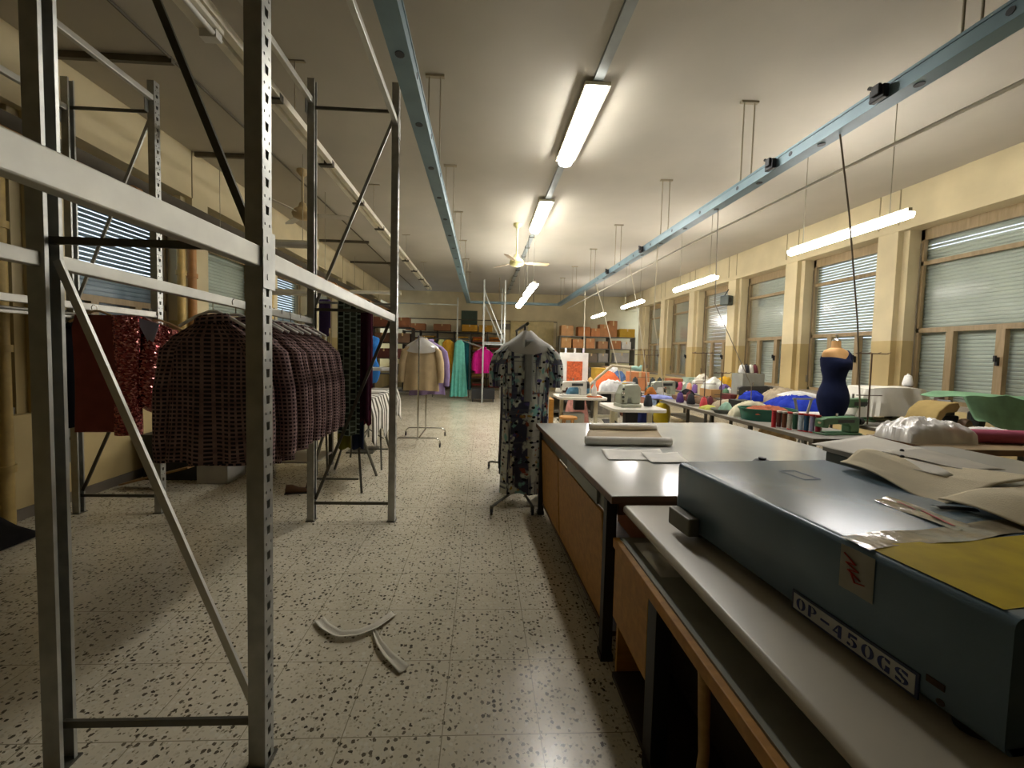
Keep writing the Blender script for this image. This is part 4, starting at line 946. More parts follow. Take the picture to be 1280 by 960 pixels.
def machine(label, loc, rz, mat, group=None):
    """flat-bed lockstitch machine: bed, pillar and arm as one casting, head, handwheel, needle bar, thread tower"""
    t = thing('sewing_machine', label, 'sewing machine', loc, rz, group)
    MB().b(-.26, .24, -.09, .09, 0, .03).build('bed', mat, t, bevel=.01)
    a = MB(); pr = [(.24, .03), (.24, .27), (.20, .30), (-.20, .285), (-.26, .26), (-.26, .12), (-.18, .11), (-.17, .17), (.08, .18), (.11, .14), (.11, .03)]
    a.prism(pr, lambda p, q: (p, -.055, q), lambda p, q: (p, .055, q)); a.build('arm', mat, t, bevel=.014)
    MB().cyl((.24, 0, .22), (.285, 0, .22), .07, n=24).build('handwheel', BLACK, t, True)
    MB().cyl((-.22, 0, .05), (-.22, 0, .12), .008).build('needle_bar', CHROME, t, True); MB().b(-.24, -.2, -.03, .01, .028, .036).build('presser_foot', CHROME, t)
    MB().b(-.06, .16, -.058, -.055, .2, .25).build('name_panel', M('panel_dark', '2e3030', .4), t)
    MB().cyl((-.02, 0, .29), (-.02, 0, .35), .012).build('thread_guide', CHROME, t, True); MB().cyl((-.262, -.02, .2), (-.275, -.02, .2), .02, n=14).build('tension_dial', CHROME, t, True)
    return t
MG = M('machine_greygreen', '9a9c88', .4); MW = M('machine_white', 'cfcbbf', .35); MGR = M('machine_green', '4d7350', .4); MDK = M('machine_dark', '34342f', .4)
machine('white sewing machine on the farther pale table left of the lamp', (1.75, 7.5, .78), .1, MW)
machine('grey-green sewing machine on the long bench under the tall thread stand', (3.6, 7.75, .80), .2, MG)
machine('dark sewing machine at the window bench left of the blue cloth', (4.85, 6.9, .80), -.2, MDK)
machine('white sewing machine at the window bench by the farthest pier', (4.9, 8.6, .80), .1, MW)
machine('green sewing machine at the near end of the long bench', (3.72, 3.98, .80), .12, MGR).scale = (.9, .9, .62)
machine('pale sewing machine on the far bench beneath the cartons', (3.6, 12.0, .80), .2, MW)
machine('dark green sewing machine under the navy dress form', (4.78, 4.9, .80), .1, MGR)
# overlocker
t = thing('overlocker', 'grey-green overlock machine on the near pale sewing table', 'sewing machine', (2.27, 6.1, .78), .15)
MB().b(-.17, .17, -.13, .13, 0, .05).build('base', MG, t, bevel=.01)
MB().prism([(-.16, .05), (-.16, .2), (-.1, .34), (.12, .36), (.17, .30), (.17, .05), (.03, .05), (.0, .14), (-.04, .14), (-.06, .05)], lambda p, q: (p, -.1, q), lambda p, q: (p, .1, q)).build('body', MG, t, bevel=.018)
for k in range(4): MB().lathe([(0, 0), (.018, 0), (.016, .018), (0, .018)], n=14, rot=Matrix.Rotation(PI/2, 3, 'X')).build('tension_dial', BLACK if k % 2 else CHROME, t, True, loc=(-.13, -.1, .1+.06*k))
MB().cyl((.17, 0, .2), (.2, 0, .2), .06, n=20).build('handwheel', BLACK, t, True); MB().b(-.16, .16, .06, .16, .36, .375).build('thread_tray', WHITE, t); MB().cyl((.1, .12, .3), (.1, .12, .62), .006).build('thread_pole', CHROME, t)

def stand(label, loc, h, rz=0, w=.26, mat=None):
    t = thing('thread_stand', label, 'thread stand', loc, rz, 'thread stands on the benches'); mat = mat or M('stand_brown', '5a4636', .5, .3)
    MB().b(-w, w, -.07, .07, 0, .012).build('base_tray', GALVD, t); MB().cyl((0, 0, .012), (0, 0, h), .008).build('pole', mat, t, True)
    MB().cyl((-w, 0, h), (w, 0, h), .006).build('top_bar', mat, t, True); MB().cyl((-w*.8, 0, h*.42), (w*.8, 0, h*.42), .005).build('lower_bar', mat, t, True)
    for s in (-.9, -.3, .3, .9): MB().cyl((s*w, 0, h-.0), (s*w, -.05, h+.015), .004, n=6).build('thread_eye', mat, t)
    return t
stand('tall thread stand in the middle of the benches, with black cones', (3.42, 8.2, .80), .80)
stand('thread stand rising in front of the third pale pier', (3.55, 6.2, .80), .84, .1, .24)
stand('thread stand in front of the farthest window, half hidden', (3.7, 9.0, .80), .92, 0, .35)
stand('thread stand standing behind the navy dress form', (4.62, 4.55, .80), .86, 0, .2)
stand('low thread stand beside the grey parts tray', (3.5, 5.68, .80), .55, 0, .12)

_c = {}
def cone(label, loc, col, s=1, kind='cone', group=None, cap=None, tall=1):
    t = thing('thread_cone' if kind == 'cone' else 'thread_spool', label, 'thread', loc, 0, group)
    mt = M('thread_'+col, col, .7, 0, .12, 80, .2, 300)
    if kind == 'cone':
        MB().lathe([(0, .0), (.034*s, .0), (.034*s, .006), (0.02*s, .006)], n=16).build('core', cap or WHITE, t, True)
        MB().lathe([(.02*s, .008), (.05*s, .008), (.053*s, .03*s), (.034*s, .13*s), (.026*s, .135*s), (.014*s, .14*s), (.012*s, .155*s), (0, .155*s)], n=20).build('winding', mt, t, True)
    else:
        h_ = s*tall
        MB().lathe([(0, 0), (.026*s, 0), (.026*s, .008), (.018*s, .012), (.018*s, .1*h_), (.026*s, .104*h_), (.026*s, .112*h_), (0, .112*h_)], n=16).build('core', cap or WHITE, t, True)
        MB().lathe([(.0185*s, .012), (.023*s, .014), (.023*s, .098*h_), (.0185*s, .1*h_)], n=16).build('winding', mt, t, True)
    return t
RC = M('red_cap', 'c0282c', .35)
sp = [('b3202a', 'red', RC), ('5a2a22', 'brown', None), ('6b3a20', 'rust', None), ('c7c2b4', 'clear red-capped', RC), ('1f4a34', 'dark green', None), ('b9c6d2', 'pale blue', RC), ('1f4560', 'teal', RC), ('8e8aa8', 'lavender', RC), ('8a2030', 'crimson', RC)]
for i, (c_, nm, cp) in enumerate(sp):
    cone('%s thread spool in the row beside the green oval basket' % nm, (3.295+.028*i, 4.33-.042*i, .80), c_, .98, 'spool', 'spools standing in a row on the long bench', cp, 1.75)
def tubh(label, loc, rx, ry, h, mat, inside, rz=0, cat='basket', name='basket', flare=1.12):
    t = thing(name, label, cat, loc, rz); R = []
    for z, k in ((0, 1), (h, flare), (h, flare+.05), (h-.012, flare+.05), (h-.012, flare+.01), (.012, .96)):
        R.append([(rx*k*S(math.cos(a), .8), ry*k*S(math.sin(a), .8), z) for a in [2*PI*q/36 for q in range(36)]])
    MB().rings(R).build('body', mat, t, True)
    return t
tubh('dark green oval basket of notions on the long bench', (3.60, 4.86, .80), .28, .19, .15, M('basket_green', '0f5f4b', .4), None, -.1)
from mathutils import noise as NZ
def heap(label, loc, d, mat, seed=0, cat='cloth', name='cloth_heap', rough=.25, n=30, group=None, pw=.38):
    """crumpled cloth: rounded pile with folded ridges"""
    so = Vector((seed*3.7, seed*1.3, seed*.7))
    def fn(u, v):
        e = max(0, math.sin(PI*u)*math.sin(PI*v))**pw
        q = Vector((u*3.2*max(.5, d[0]/.5), v*3.2*max(.5, d[1]/.5), 0))+so
        r1 = 1-abs(NZ.noise(q))*1.7; r2 = 1-abs(NZ.noise(q*2.3))*1.6; b = .5+.5*NZ.noise(q*.45)
        h = e*(1-rough-.1+rough*(.55*b+.35*r1+.22*r2)+.10*r2)
        return ((u-.5)*d[0]*(1+.12*NZ.noise(Vector((v*3, 1, seed)))), (v-.5)*d[1]*(1+.12*NZ.noise(Vector((u*3, 5, seed)))), max(.002, h*d[2]))
    o = MB().grid(fn, n, n, d[0], d[1]).build(name, mat, None, True, loc=loc); return tag(o, label, cat, group)
heap('rust-coloured trimmings heaped in the green oval basket', (3.60, 4.86, .88), (.48, .32, .13), cloth('rust_trim', '9a5a40', .35), 3, rough=.45)
heap('cream lace lying behind the green oval basket', (3.62, 5.16, .80), (.6, .14, .22), cloth('cream_lace', 'cfc9ac'), 5)
tubh('shallow grey parts tray on the long bench', (3.45, 5.42, .80), .17, .11, .06, M('tray_grey', '6f7268', .5), None, 0, 'tray', 'parts_tray', 1.3)
heap('pale green ribbon in the grey parts tray', (3.42, 5.42, .83), (.16, .12, .13), cloth('ribbon_green', '8fb09c'), 7)
heap('lime ribbon lying by the low thread stand', (3.4, 5.8, .80), (.22, .2, .07), cloth('lime_ribbon', 'b3b45c'), 8, rough=.5)
t = carton('black card box on the long bench behind the grey tray', (3.75, 5.6, .80), (.24, .2, .17), M('black_card', '22241f', .7), .1, flaps=False, tape=False)
for lab, p, c_, s in (('purple cone lying at the edge of the long bench, farther part', (3.36, 6.6, .80), '4c2c6e', 1.2), ('black cone next to the purple one at the bench edge', (3.42, 6.36, .80), '15151b', 1.25), ('maroon cone behind the purple and black ones', (3.6, 6.75, .80), '5a1420', 1.2), ('coral red cone at the bench edge, right of the black cone', (3.42, 5.98, .80), 'c23b42', 1.1), ('second maroon cone right of the coral red one', (3.62, 6.15, .80), '571722', 1.1),
    ('black cone on the thread stand, left side', (3.2, 8.2, .94), '1a211e', 1.3), ('black cone on the thread stand, right of the pole', (3.55, 8.15, .94), '1c2320', 1.3), ('black cone on the thread stand, at its right end', (3.72, 8.2, .94), '161c1b', 1.3), ('teal cone at the foot of the tall thread stand', (3.42, 8.05, .812), '2d5a50', 1.1),
    ('black cone right of the overlocker', (2.62, 6.15, .78), '15161c', 1.3), ('purple cone behind the overlocker', (2.72, 7.2, .78), '55346e', 1.5), ('dark cone behind the purple one', (2.86, 7.3, .78), '24222c', 1.4),
    ('brown cone in front of the orange panel, left one', (1.72, 8.2, .78), '3a1c18', 1.5), ('brown cone in front of the orange panel, right one', (1.98, 8.2, .78), '3c1a22', 1.5), ('white cone left of the brown cones', (1.6, 8.2, .78), 'd8d4c8', 1.4), ('white cone between the two brown cones', (1.85, 8.25, .78), 'd8d0cc', 1.3), ('white cone right of the two brown cones', (2.12, 8.25, .78), 'd2cec4', 1.3),
    ('big white cone on the post behind the white draped machine', (5.28, 4.72, 1.27), 'dcdad2', 1.0), ('white cone beside the navy dress form, at hip height', (4.45, 4.75, 1.12), 'd9d6cd', 1.2)):
    cone(lab, p, c_, s, group='thread cones on the sewing benches')
for i, (x, y) in enumerate(((3.27, 9.0), (3.4, 9.05), (3.53, 9.0), (3.72, 8.8), (3.86, 8.7))):
    cone(['yellow', 'white', 'peach', 'mint', 'cream'][i]+' cone at the far end of the long bench', (x, y, .80), ['c9b43c', 'd8d6d0', 'cf9c7c', 'a9c2b0', 'd0c6a4'][i], 1.4, group='thread cones on the sewing benches')
# coloured boxes and piles farther along
carton('tan card tray holding dolls of thread on the window bench', (4.75, 7.75, .80), (.6, .4, .16), M('tan_tray', 'b58a58', .7), 0, flaps=False, tape=False)
carton('dark red long box on the window bench', (4.85, 7.25, .80), (.62, .3, .11), M('dark_red_box', '5c1a18', .6), .05, flaps=False, tape=False)
carton('white flat box in front of the dark red one', (4.65, 6.6, .80), (.5, .24, .07), M('white_box', 'cfccc2', .6), 0, flaps=False, tape=False)
heap('yellow ribbon heap on the tan card tray', (4.9, 7.85, .96), (.34, .3, .3), cloth('yellow_ribbon', 'bf932c'), 12, rough=.4)
heap('white tulle heap on the tan card tray', (4.6, 7.75, .96), (.34, .3, .26), cloth('white_tulle', 'cfcfc2'), 13, rough=.4)
heap('mauve ribbon heap between the tulle and the yellow ribbon', (4.74, 7.6, .96), (.2, .2, .14), cloth('mauve_ribbon', '6c5a86'), 14, rough=.4)
heap('floral cloth piled on the window bench behind the blue cloth', (5.0, 6.4, .80), (.7, .5, .36), cloth('floral_beige', 'a99a80', .35), 15, rough=.35)
BLU = cloth('royal_blue', '2438a0', .2)
heap('bright blue cloth heaped on the window bench', (4.86, 5.9, .80), (.72, .75, .27), BLU, 21, rough=.3, n=34)
heap('smaller bright blue cloth left of the big blue heap', (4.55, 6.5, .87), (.34, .26, .2), BLU, 22, rough=.35)
heap('white cloth folded over the bright blue heap', (4.95, 6.0, 1.0), (.5, .3, .09), cloth('white_cloth', 'd6d5d2'), 23, rough=.3)
t = thing('folding_stand', 'grey folding wire stand in front of the bright blue cloth', 'stand', (4.35, 5.2, .0))
for s in (-1, 1): MB().bar((s*.14, 0, 0), (-s*.12, 0, 1.05), .03, .014).build('leg', M('stand_grey', '9c988c', .4, .3), t)
MB().bar((-.14, 0, 1.04), (.14, 0, 1.04), .03, .02).build('top_bar', M('stand_grey', '9c988c', .4, .3), t)
tag(MB().prism([(-.45, -.05), (-.1, -.16), (.4, -.1), (.46, 0), (.4, .12), (-.1, .16), (-.45, .08)], lambda a, b: (a, b, 0), lambda a, b: (a, b, .03)).build('ironing_board', WHITE, None, bevel=.01, loc=(4.83, 5.25, .81), rz=-.2), 'white sleeve board on the window bench right of the blue cloth', 'board')
heap('beige cloth with an ochre flower behind the lace', (4.27, 5.55, .0), (.42, .5, .98), cloth('beige_ochre', '8f7448', .35), 25, rough=.2)
# navy dress form
dress_form('dress_form', 'dress form in a tight navy one-shoulder dress by the windows', (4.17, 4.55, 0), .92, cloth('navy_dress', '1c2340', .15), M('linen_neck', 'b98d55', .7), .93, .15, sleeve=(1,), neckmat=M('linen_neck', 'c49a66', .7), drop=True).scale = (.9, .9, 1)
# machine under a white drape
def drape_fn(u, v):
    a = u*2*PI; cx_, cy_ = math.cos(a), math.sin(a); s = v
    r = min(1, s*2); d = max(0, s-.5)*2
    k = 1+.2*d*(1+.75*math.sin(9*a)+.5*math.sin(14*a+1)+.3*math.sin(23*a))
    return (.40*S(cx_, .45)*r*k, .19*S(cy_, .45)*r*k, 1.25+.012*math.sin(3*a)*r-.36*d-.02*r*r+.0)
tag(MB().grid(drape_fn, 72, 18, 2, 1).build('machine_cover', cloth('white_drape', 'd8d4c6', .04), None, True, loc=(5.30, 5.0, 0), rz=-.06), 'white cloth draped over a machine behind the navy dress form', 'machine cover')
machine('sewing machine hidden under the white drape', (5.24, 5.0, .80), 0, MG)
# near right: brown table with plastic bag, pink cloth, tan machine hood, green cloth, black bag
bench('brown-edged table at the right carrying the clear plastic bag', 3.74, 5.3, 3.06, 3.68, .86, M('table_tan', '8e7a5c', .5), .05, edge=EDGEB)
heap('clear plastic bag of white stuffing on the brown-edged table', (4.02, 3.42, .86), (.62, .34, .25), POLY, 31, 'bag', 'plastic_bag', .45, 44, None, .2)
heap('white stuffing inside the clear plastic bag', (4.02, 3.42, .862), (.5, .25, .19), cloth('stuffing', 'bdb6ae', .08), 32, 'stuffing', 'stuffing', .3)
t = thing('cloth_roll', 'roll of pink cloth in clear film lying across the brown-edged table', 'cloth roll', (4.68, 3.32, .862), -.12)
MB().cyl((-.5, 0, .06), (.5, 0, .06), .06, n=20).build('roll', cloth('pink_cloth', 'a4566a', .12), t, True); MB().cyl((-.52, 0, .06), (.52, 0, .06), .02, n=12).build('core', CARD, t, True)
heap('white cloth lying behind the pink roll', (4.75, 3.55, .86), (.7, .2, .12), cloth('white_cloth', 'd6d5d2'), 33, rough=.4)
t = thing('machine_hood', 'tan quilted hood over a machine beside the green cloth', 'machine cover', (4.72, 3.93, .80), .15); t.scale = (.72, .72, .9)
MB().prism([(-.34, 0), (-.33, .14), (-.22, .31), (-.05, .40), (.12, .41), (.16, .36), (.1, .30), (-.08, .29), (-.2, .18), (-.22, 0)], lambda a, b: (a, -.18, b), lambda a, b: (a, .18, b)).build('hood', cloth('tan_quilt', 'a08a58', .12), t, True, bevel=.01)
MB().b(-.2, .3, -.1, .1, 0, .25).build('machine_body', BLACK, t, bevel=.02); MB().prism([(-.05, .25), (.25, .25), (.22, .40), (.16, .43), (.1, .36), (-.02, .34)], lambda a, b: (a, -.08, b), lambda a, b: (a, .08, b)).build('machine_arm', MDK, t, bevel=.01)
MB().lathe([(0, 0), (.08, 0), (.085, .05), (.07, .09), (0, .09)], n=18, rot=Matrix.Rotation(PI/2, 3, 'X')).build('motor', M('motor_tan', '7a5c40', .5), t, True, loc=(.33, -.1, .14))
bench('short bench under the tan hood and the green cloth', 4.4, 6.2, 3.72, 4.07, .80)
def gfn(u, v):
    x = -.5+1.0*u; y = -.26+.5*v; tp = .44+.02*math.sin(7*u); e = min(1, max(0, .2-v)*9)
    return (x+.03*math.sin(9*u), y-.05*e, tp-.05*abs(u-.5)-e*(.42*(.45+.55*math.sin(2.6*u+.3)**2))+.015*math.sin(13*u+6*v))
tag(MB().grid(gfn, 40, 30).build('green_cloth', cloth('green_cloth', '729674', .15), None, True, solid=.005, loc=(5.36, 3.97, .80)), 'green cloth draped over a machine at the right edge', 'cloth')
machine('machine under the green cloth at the right edge', (5.38, 3.92, .80), 0, MDK)
heap('black bag slumped at the right edge beyond the green cabinet', (3.2, 2.42, 0), (.46, .42, 1.0), cloth('black_bag', '141414'), 35, 'bag', 'black_bag', .12)
t = thing('storage_tin', 'brown jar on the window sill behind the white drape', 'jar', (6.47, 5.35, .98)); MB().lathe([(0, 0), (.05, 0), (.052, .14), (.04, .16), (0, .16)], n=18).build('jar', M('brown_jar', '4a3226', .4), t, True); MB().lathe([(0, .16), (.045, .16), (.045, .18), (0, .18)], n=18).build('lid', BLACK, t, True)
# middle: swing lamp, bottle, orange things, picture board, yellow bag
t = thing('swing_lamp', 'beige swing-arm lamp with a mint green head over the sewing tables', 'lamp', (0, 0, 0))
BEI = M('lamp_beige', 'c2b596', .45)
MB().lathe([(0, 0), (.07, 0), (.07, .02), (.02, .04), (0, .04)], n=18).build('base', BEI, t, True, loc=(2.12, 7.7, .78))
MB().cyl((2.12, 7.7, .82), (2.12, 7.7, 1.0), .012).build('post', BEI, t, True)
MB().tube([(2.12, 7.7, 1.0), (2.52, 7.65, 1.38)], .028, 10).build('lower_arm', BEI, t, True); MB().tube([(2.52, 7.65, 1.38), (2.9, 7.55, 1.34)], .026, 10).build('upper_arm', BEI, t, True)
MB().tube([(2.86, 7.55, 1.345), (2.93, 7.54, 1.34), (3.02, 7.53, 1.32), (3.05, 7.53, 1.40)], [.03, .05, .05, .02], 14).build('lamp_head', M('mint_enamel', '9cc2b2', .4), t, True)
t = thing('spray_bottle', 'white spray bottle on an orange pad on the farther pale table', 'bottle', (2.12, 7.42, .80)); MB().lathe([(0, 0), (.045, 0), (.05, .02), (.05, .14), (.02, .2), (.018, .24), (0, .24)], n=18).build('bottle', WHITE, t, True); MB().b(-.05, .02, -.015, .015, .24, .28).build('trigger_head', WHITE, t)
tag(MB().b(-.14, .14, -.06, .06, 0, .02).build('orange_pad', cloth('orange_pad', 'a8521c'), None, bevel=.005, loc=(2.12, 7.4, .78)), 'orange pad under the spray bottle', 'pad')
heap('orange cloth heaped behind the swing lamp', (2.78, 8.75, .80), (.62, .5, .46), cloth('orange_cloth', 'd0683c', .12), 41, rough=.22)
heap('white cloth spilling in front of the orange heap', (2.8, 8.5, .80), (.55, .2, .3), cloth('white_cloth', 'd6d5d2'), 42)
carton('orange carton right of the orange cloth heap', (3.5, 8.85, .80), (.42, .3, .42), M('orange_card', 'bd7a4a', .7), 0)
heap('teal and blue cloth pile left of the swing lamp', (1.95, 7.85, .78), (.5, .25, .25), cloth('teal_cloth', '3f5f70', .3), 43, rough=.4)
heap('periwinkle cloth lying by the overlocker on the long bench', (3.3, 7.3, .80), (.5, .4, .07), cloth('periwinkle', '7f86b8'), 44, rough=.3)
heap('orange wood-coloured cushion by the teal cone', (3.3, 7.65, .80), (.2, .16, .2), cloth('orange_cushion', 'a8662e'), 45)
t = thing('display_board', 'white display board with an orange panel behind the sewing tables', 'board', (2.15, 9.3, 0), .05)
MB().b(-.34, .34, -.02, .02, .75, 1.62).build('board', WHITE, t, bevel=.01); MB().b(-.17, .2, -.03, -.02, .95, 1.42).build('orange_panel', M('orange_print', 'bf5a2c', .6, 0, .4, 22), t)
for s in (-1, 1): MB().b(s*.3-.02, s*.3+.02, -.2, .2, 0, .03).build('foot', GALVD, t); MB().b(s*.3-.015, s*.3+.015, -.015, .015, .03, .75).build('leg', GALVD, t)
for i, (x, c_) in enumerate(((-.2, 'c9d0dc'), (.02, 'd8d4cc'), (.22, 'c4bcd0'))): cone(['pale blue', 'cream', 'lilac'][i]+' spool on top of the white display board', (2.15+x, 9.3, 1.62), c_, 1.0, 'spool', 'spools on the display board')
t = thing('yellow_bag', 'yellow plastic bag hanging under the long bench', 'bag', (3.24, 7.0, .36)); m = MB(); R = [[(w*math.cos(a)*(1+.1*math.sin(5*a+z*9)), .09*math.sin(a), z) for a in [2*PI*k/24 for k in range(24)]] for z, w in ((0, .08), (.05, .14), (.2, .15), (.33, .12), (.38, .05))]; m.rings(R).build('body', M('yellow_plastic', 'b8a012', .35), t, True); MB().tube([(-.05, 0, .37), (-.04, 0, .43), (.04, 0, .43), (.05, 0, .37)], .006).build('handle', M('yellow_plastic', 'b8a012', .35), t, True)
heap('navy cloth piled on the shelf left of the yellow bag', (3.1, 7.6, 0), (.5, .6, .72), cloth('navy_pile', '1d2246'), 47, rough=.15)
t = thing('stool', 'small wooden stool in front of the farther pale table', 'stool', (1.55, 7.0, 0)); MB().lathe([(0, .43), (.16, .43), (.165, .45), (.155, .47), (0, .47)], n=22).build('seat', wood('stool_wood', 'a9763a', 'c08e50'), t, True)
for k in range(4): a = PI/4+k*PI/2; MB().tube([(.17*math.cos(a), .17*math.sin(a), 0), (.1*math.cos(a), .1*math.sin(a), .43)], .016, 8).build('leg', wood('stool_wood', 'a9763a', 'c08e50'), t, True)
t = thing('wooden_cupboard', 'low ochre wooden cupboard left of the farther pale table', 'cupboard', (1.28, 7.6, 0)); MB().b(-.06, .06, -.3, .3, 0, .74).build('side_panel', PLYW, t, bevel=.01)
carton('grey case of machine parts under the farther pale table', (1.75, 7.55, .26), (.4, .25, .2), M('grey_case', '98988a', .5), 0, flaps=False, tape=False)
t = thing('camera_speaker', 'dark speaker box fixed to a pier between the right windows', 'speaker', (6.2, 10.02, 3.05), .5)
MB().b(-.12, .12, -.11, .11, -.12, .12).build('cabinet', M('speaker_grey', '4a5450', .5), t, bevel=.02); MB().cyl((-.05, -.112, 0), (-.05, -.118, 0), .07, n=20).build('cone', BLACK, t); MB().tube([(.0, .1, 0), (.06, .12, .1), (.12, .03, .3)], .012).build('bracket', BLACK, t)

# more of the small things crowding the benches
more = [('grey box of bobbins', (4.9, 7.15, .80), (.42, .3, .5), '8f8f84'), ('cream cardboard box', (4.72, 8.1, .80), (.3, .3, .22), 'c3b690'), ('pale green box', (5.0, 9.3, .80), (.34, .3, .3), '9db09c'),
 ('rust-coloured card box', (4.66, 9.5, .80), (.3, .3, .26), 'a4613a'), ('flat brown tray', (3.7, 7.05, .80), (.4, .26, .08), '7d5a3c'), ('white card box', (3.8, 8.6, .80), (.24, .3, .2), 'cfccc2'), ('grey-blue box', (3.3, 12.9, .80), (.5, .4, .3), '6f7f8a'), ('tan carton', (4.3, 13.2, .80), (.5, .4, .42), 'b08a5c')]
pl_ = ['by the window bench machine', 'beside the tan card tray', 'near the far end of the window bench', 'at the far end of the window bench', 'on the long bench behind the cones', 'at the far end of the long bench', 'on the far bench', 'at the back of the far bench']
for (l, p, d, c_), w in zip(more, pl_): carton(l+' '+w, p, d, M('box_'+c_, c_, .7), .05, flaps=False, tape=False)
cl = [('peach cloth', (5.0, 8.2, .80), (.4, .5, .3), 'c9a184'), ('grey-green cloth', (4.9, 9.0, .80), (.5, .5, .3), '7f8a78'), ('white netting', (5.05, 7.45, .80), (.3, .4, .42), 'c9c9bf'), ('brown cloth', (3.75, 6.5, .80), (.36, .4, .15), '6a5540'), ('light beige cloth', (3.78, 5.0+.95, .80), (.34, .4, .16), 'b3a68c'),
 ('black cloth', (3.85, 7.3, .80), (.25, .3, .2), '1c1b1d'), ('red and white cloth', (2.15, 8.9, .80-.8), (.5, .4, .95), 'a8776c'), ('grey cloth', (3.25, 10.3, 0), (.6, .6, 1.05), '8c877c'), ('cream cloth', (1.15, 10.6, 0), (.6, .8, 1.0), 'b9ad92'), ('dark olive cloth', (1.15, 11.8, 0), (.6, .8, 1.1), '55503e'), ('salmon cloth', (4.0, 10.3, 0), (.6, .6, 1.1), 'b98a72'), ('pale blue cloth', (4.2, 9.4, 0), (.35, .8, .95), '8f9fb0')]
wh = ['by the farther window machine', 'at the far part of the window bench', 'behind the tan card tray', 'on the long bench behind the coral cone', 'on the long bench behind the low stand', 'on the long bench by the tall stand', 'on a low pile left of the display board', 'heaped high right of the far left bench', 'heaped high left of the far left bench', 'heaped beyond the cream pile, left of the far left bench', 'heaped beyond the long bench', 'piled between the two benches']
for (l, p, d, c_), w in zip(cl, wh): heap(l+' '+w, p, d, cloth('pile_'+c_, c_, .3), hash(c_) % 99 if False else int(c_, 16) % 97, rough=.35)
k = 0
for y in (6.75, 6.95, 7.4, 8.45, 8.8, 9.15, 9.6):
    for x in (4.62, 4.72):
        c_ = ['c9c5b8', 'b9403c', '3a4c7a', 'd0a24a', '4f7350', 'd6d0c4', '70508a', '27272b', 'c98d6a', '8fa6b4', 'a83a5a', 'd7d2c8', '5a3a2a', 'b9b05a'][k]
        n_ = ['ivory', 'tomato red', 'denim blue', 'golden', 'leaf green', 'off-white', 'violet', 'jet black', 'apricot', 'ice blue', 'raspberry', 'chalk white', 'chocolate', 'lemon green'][k]
        cone(n_+' cone along the near edge of the window bench', (x+.03*(k % 3), y+.1*(k % 2), .80), c_, 1.35, group='thread cones on the sewing benches'); k += 1
for k, (c_, n_) in enumerate((('d6d4cd', 'white'), ('1d1d22', 'black'), ('c9c4b4', 'cream'), ('5a1420', 'burgundy'))): cone(n_+' cone standing on the grey box of bobbins', (4.78+.08*k, 7.15, 1.304), c_, 1.1, group='cones on the bobbin box')

# a further row of work behind the swing lamp, up to the carton shelf
bench('far left sewing bench behind the white display board', 1.55, 2.85, 9.75, 13.2, .80)
machine('white sewing machine at the near end of the far left bench', (1.95, 10.15, .80), .1, MW)
machine('dark sewing machine in the middle of the far left bench', (2.2, 11.35, .80), -.1, MDK)
for l, p, d, c_ in (('tall tan carton on the far left bench, behind the white machine', (2.6, 10.6, .80), (.36, .4, .5), 'b48a5a'), ('white card box on the far left bench', (1.85, 10.75, .80), (.4, .3, .36), 'cfccc2'), ('orange card box on the far left bench', (2.5, 12.1, .80), (.45, .4, .4), 'bd7240'), ('teal box on the far left bench', (1.85, 12.4, .80), (.4, .4, .42), '4f7478'), ('yellow box on the far bench, near end', (3.35, 11.3, .80), (.36, .34, .42), 'c09a34'), ('cream carton on the far bench, right side', (4.25, 11.5, .80), (.45, .4, .5), 'c2b494')):
    carton(l, p, d, M('box_'+c_, c_, .7), .05, flaps=False, tape=False)
for l, p, d, c_ in (('lemon cloth on the far left bench by the near machine', (2.4, 9.95, .80), (.36, .3, .34), 'c7b45a'), ('white cloth on the far left bench, beside the near machine', (1.7, 9.95, .80), (.25, .3, .3), 'd6d5d2'), ('rose cloth on the far left bench', (2.2, 12.75, .80), (.6, .5, .55), 'b0707c'), ('denim blue cloth on the far bench', (3.9, 11.25, .80), (.4, .36, .4), '4f668c'), ('ivory cloth on the window bench by the farthest machine', (5.05, 8.95, 1.0), (.3, .3, .25), 'd0cab8')):
    heap(l, p, d, cloth('pile_'+c_, c_, .3), int(c_, 16) % 89, rough=.4)
stand('thread stand on the far left bench', (2.35, 10.45, .80), .75, .05, .3)
for k, (c_, n_) in enumerate((('2a2326', 'black'), ('c9c3b2', 'bone'), ('8a2a3a', 'garnet'), ('3c5a80', 'steel blue'), ('d2a860', 'honey'))): cone(n_+' cone along the front of the far left bench', (1.66+.26*k, 9.82, .80), c_, 1.5, group='thread cones on the sewing benches')
# ---------------------------------------------------------------- far half of the room
# beige coats on a chrome rail
t = rolling_rail('clothes_rail', 'chrome rolling rail carrying the beige coats', -1.02, 6.5, 7.4, 1.80, .36, CHROME, bent=True)
garment('hanging_coat', 'beige coat with a pale collar at the near end of the chrome rail', 'coat', (-1.0, 6.66, 1.74), .05, cloth('beige_coat', 'b5a07c', .1), .52, .60, .82, .08, .03, 71, .52, sl_r=.078, smat=None)
hanger((-1.0, 6.66, 1.755), 'hanger of the near beige coat', .05, WHITE, .07, .2, 'hangers on the chrome rail')
m = MB(); R = []
for z, w, d in ((.04, .05, .05), (.02, .085, .075), (-.03, .165, .09), (-.075, .235, .1), (-.11, .275, .11), (-.16, .285, .118)):
    R.append([(w*S(math.cos(a), .9), d*S(math.sin(a), .8), z-(.05*math.sin(a)**2 if z == -.16 else 0)) for a in [2*PI*k/36 for k in range(36)]])
tag(m.rings(R, cap=False).build('shoulder_cover', POLY, None, True, loc=(-1.0, 6.66, 1.74)), 'pale see-through cover over the shoulders of the beige coat', 'dust cover')
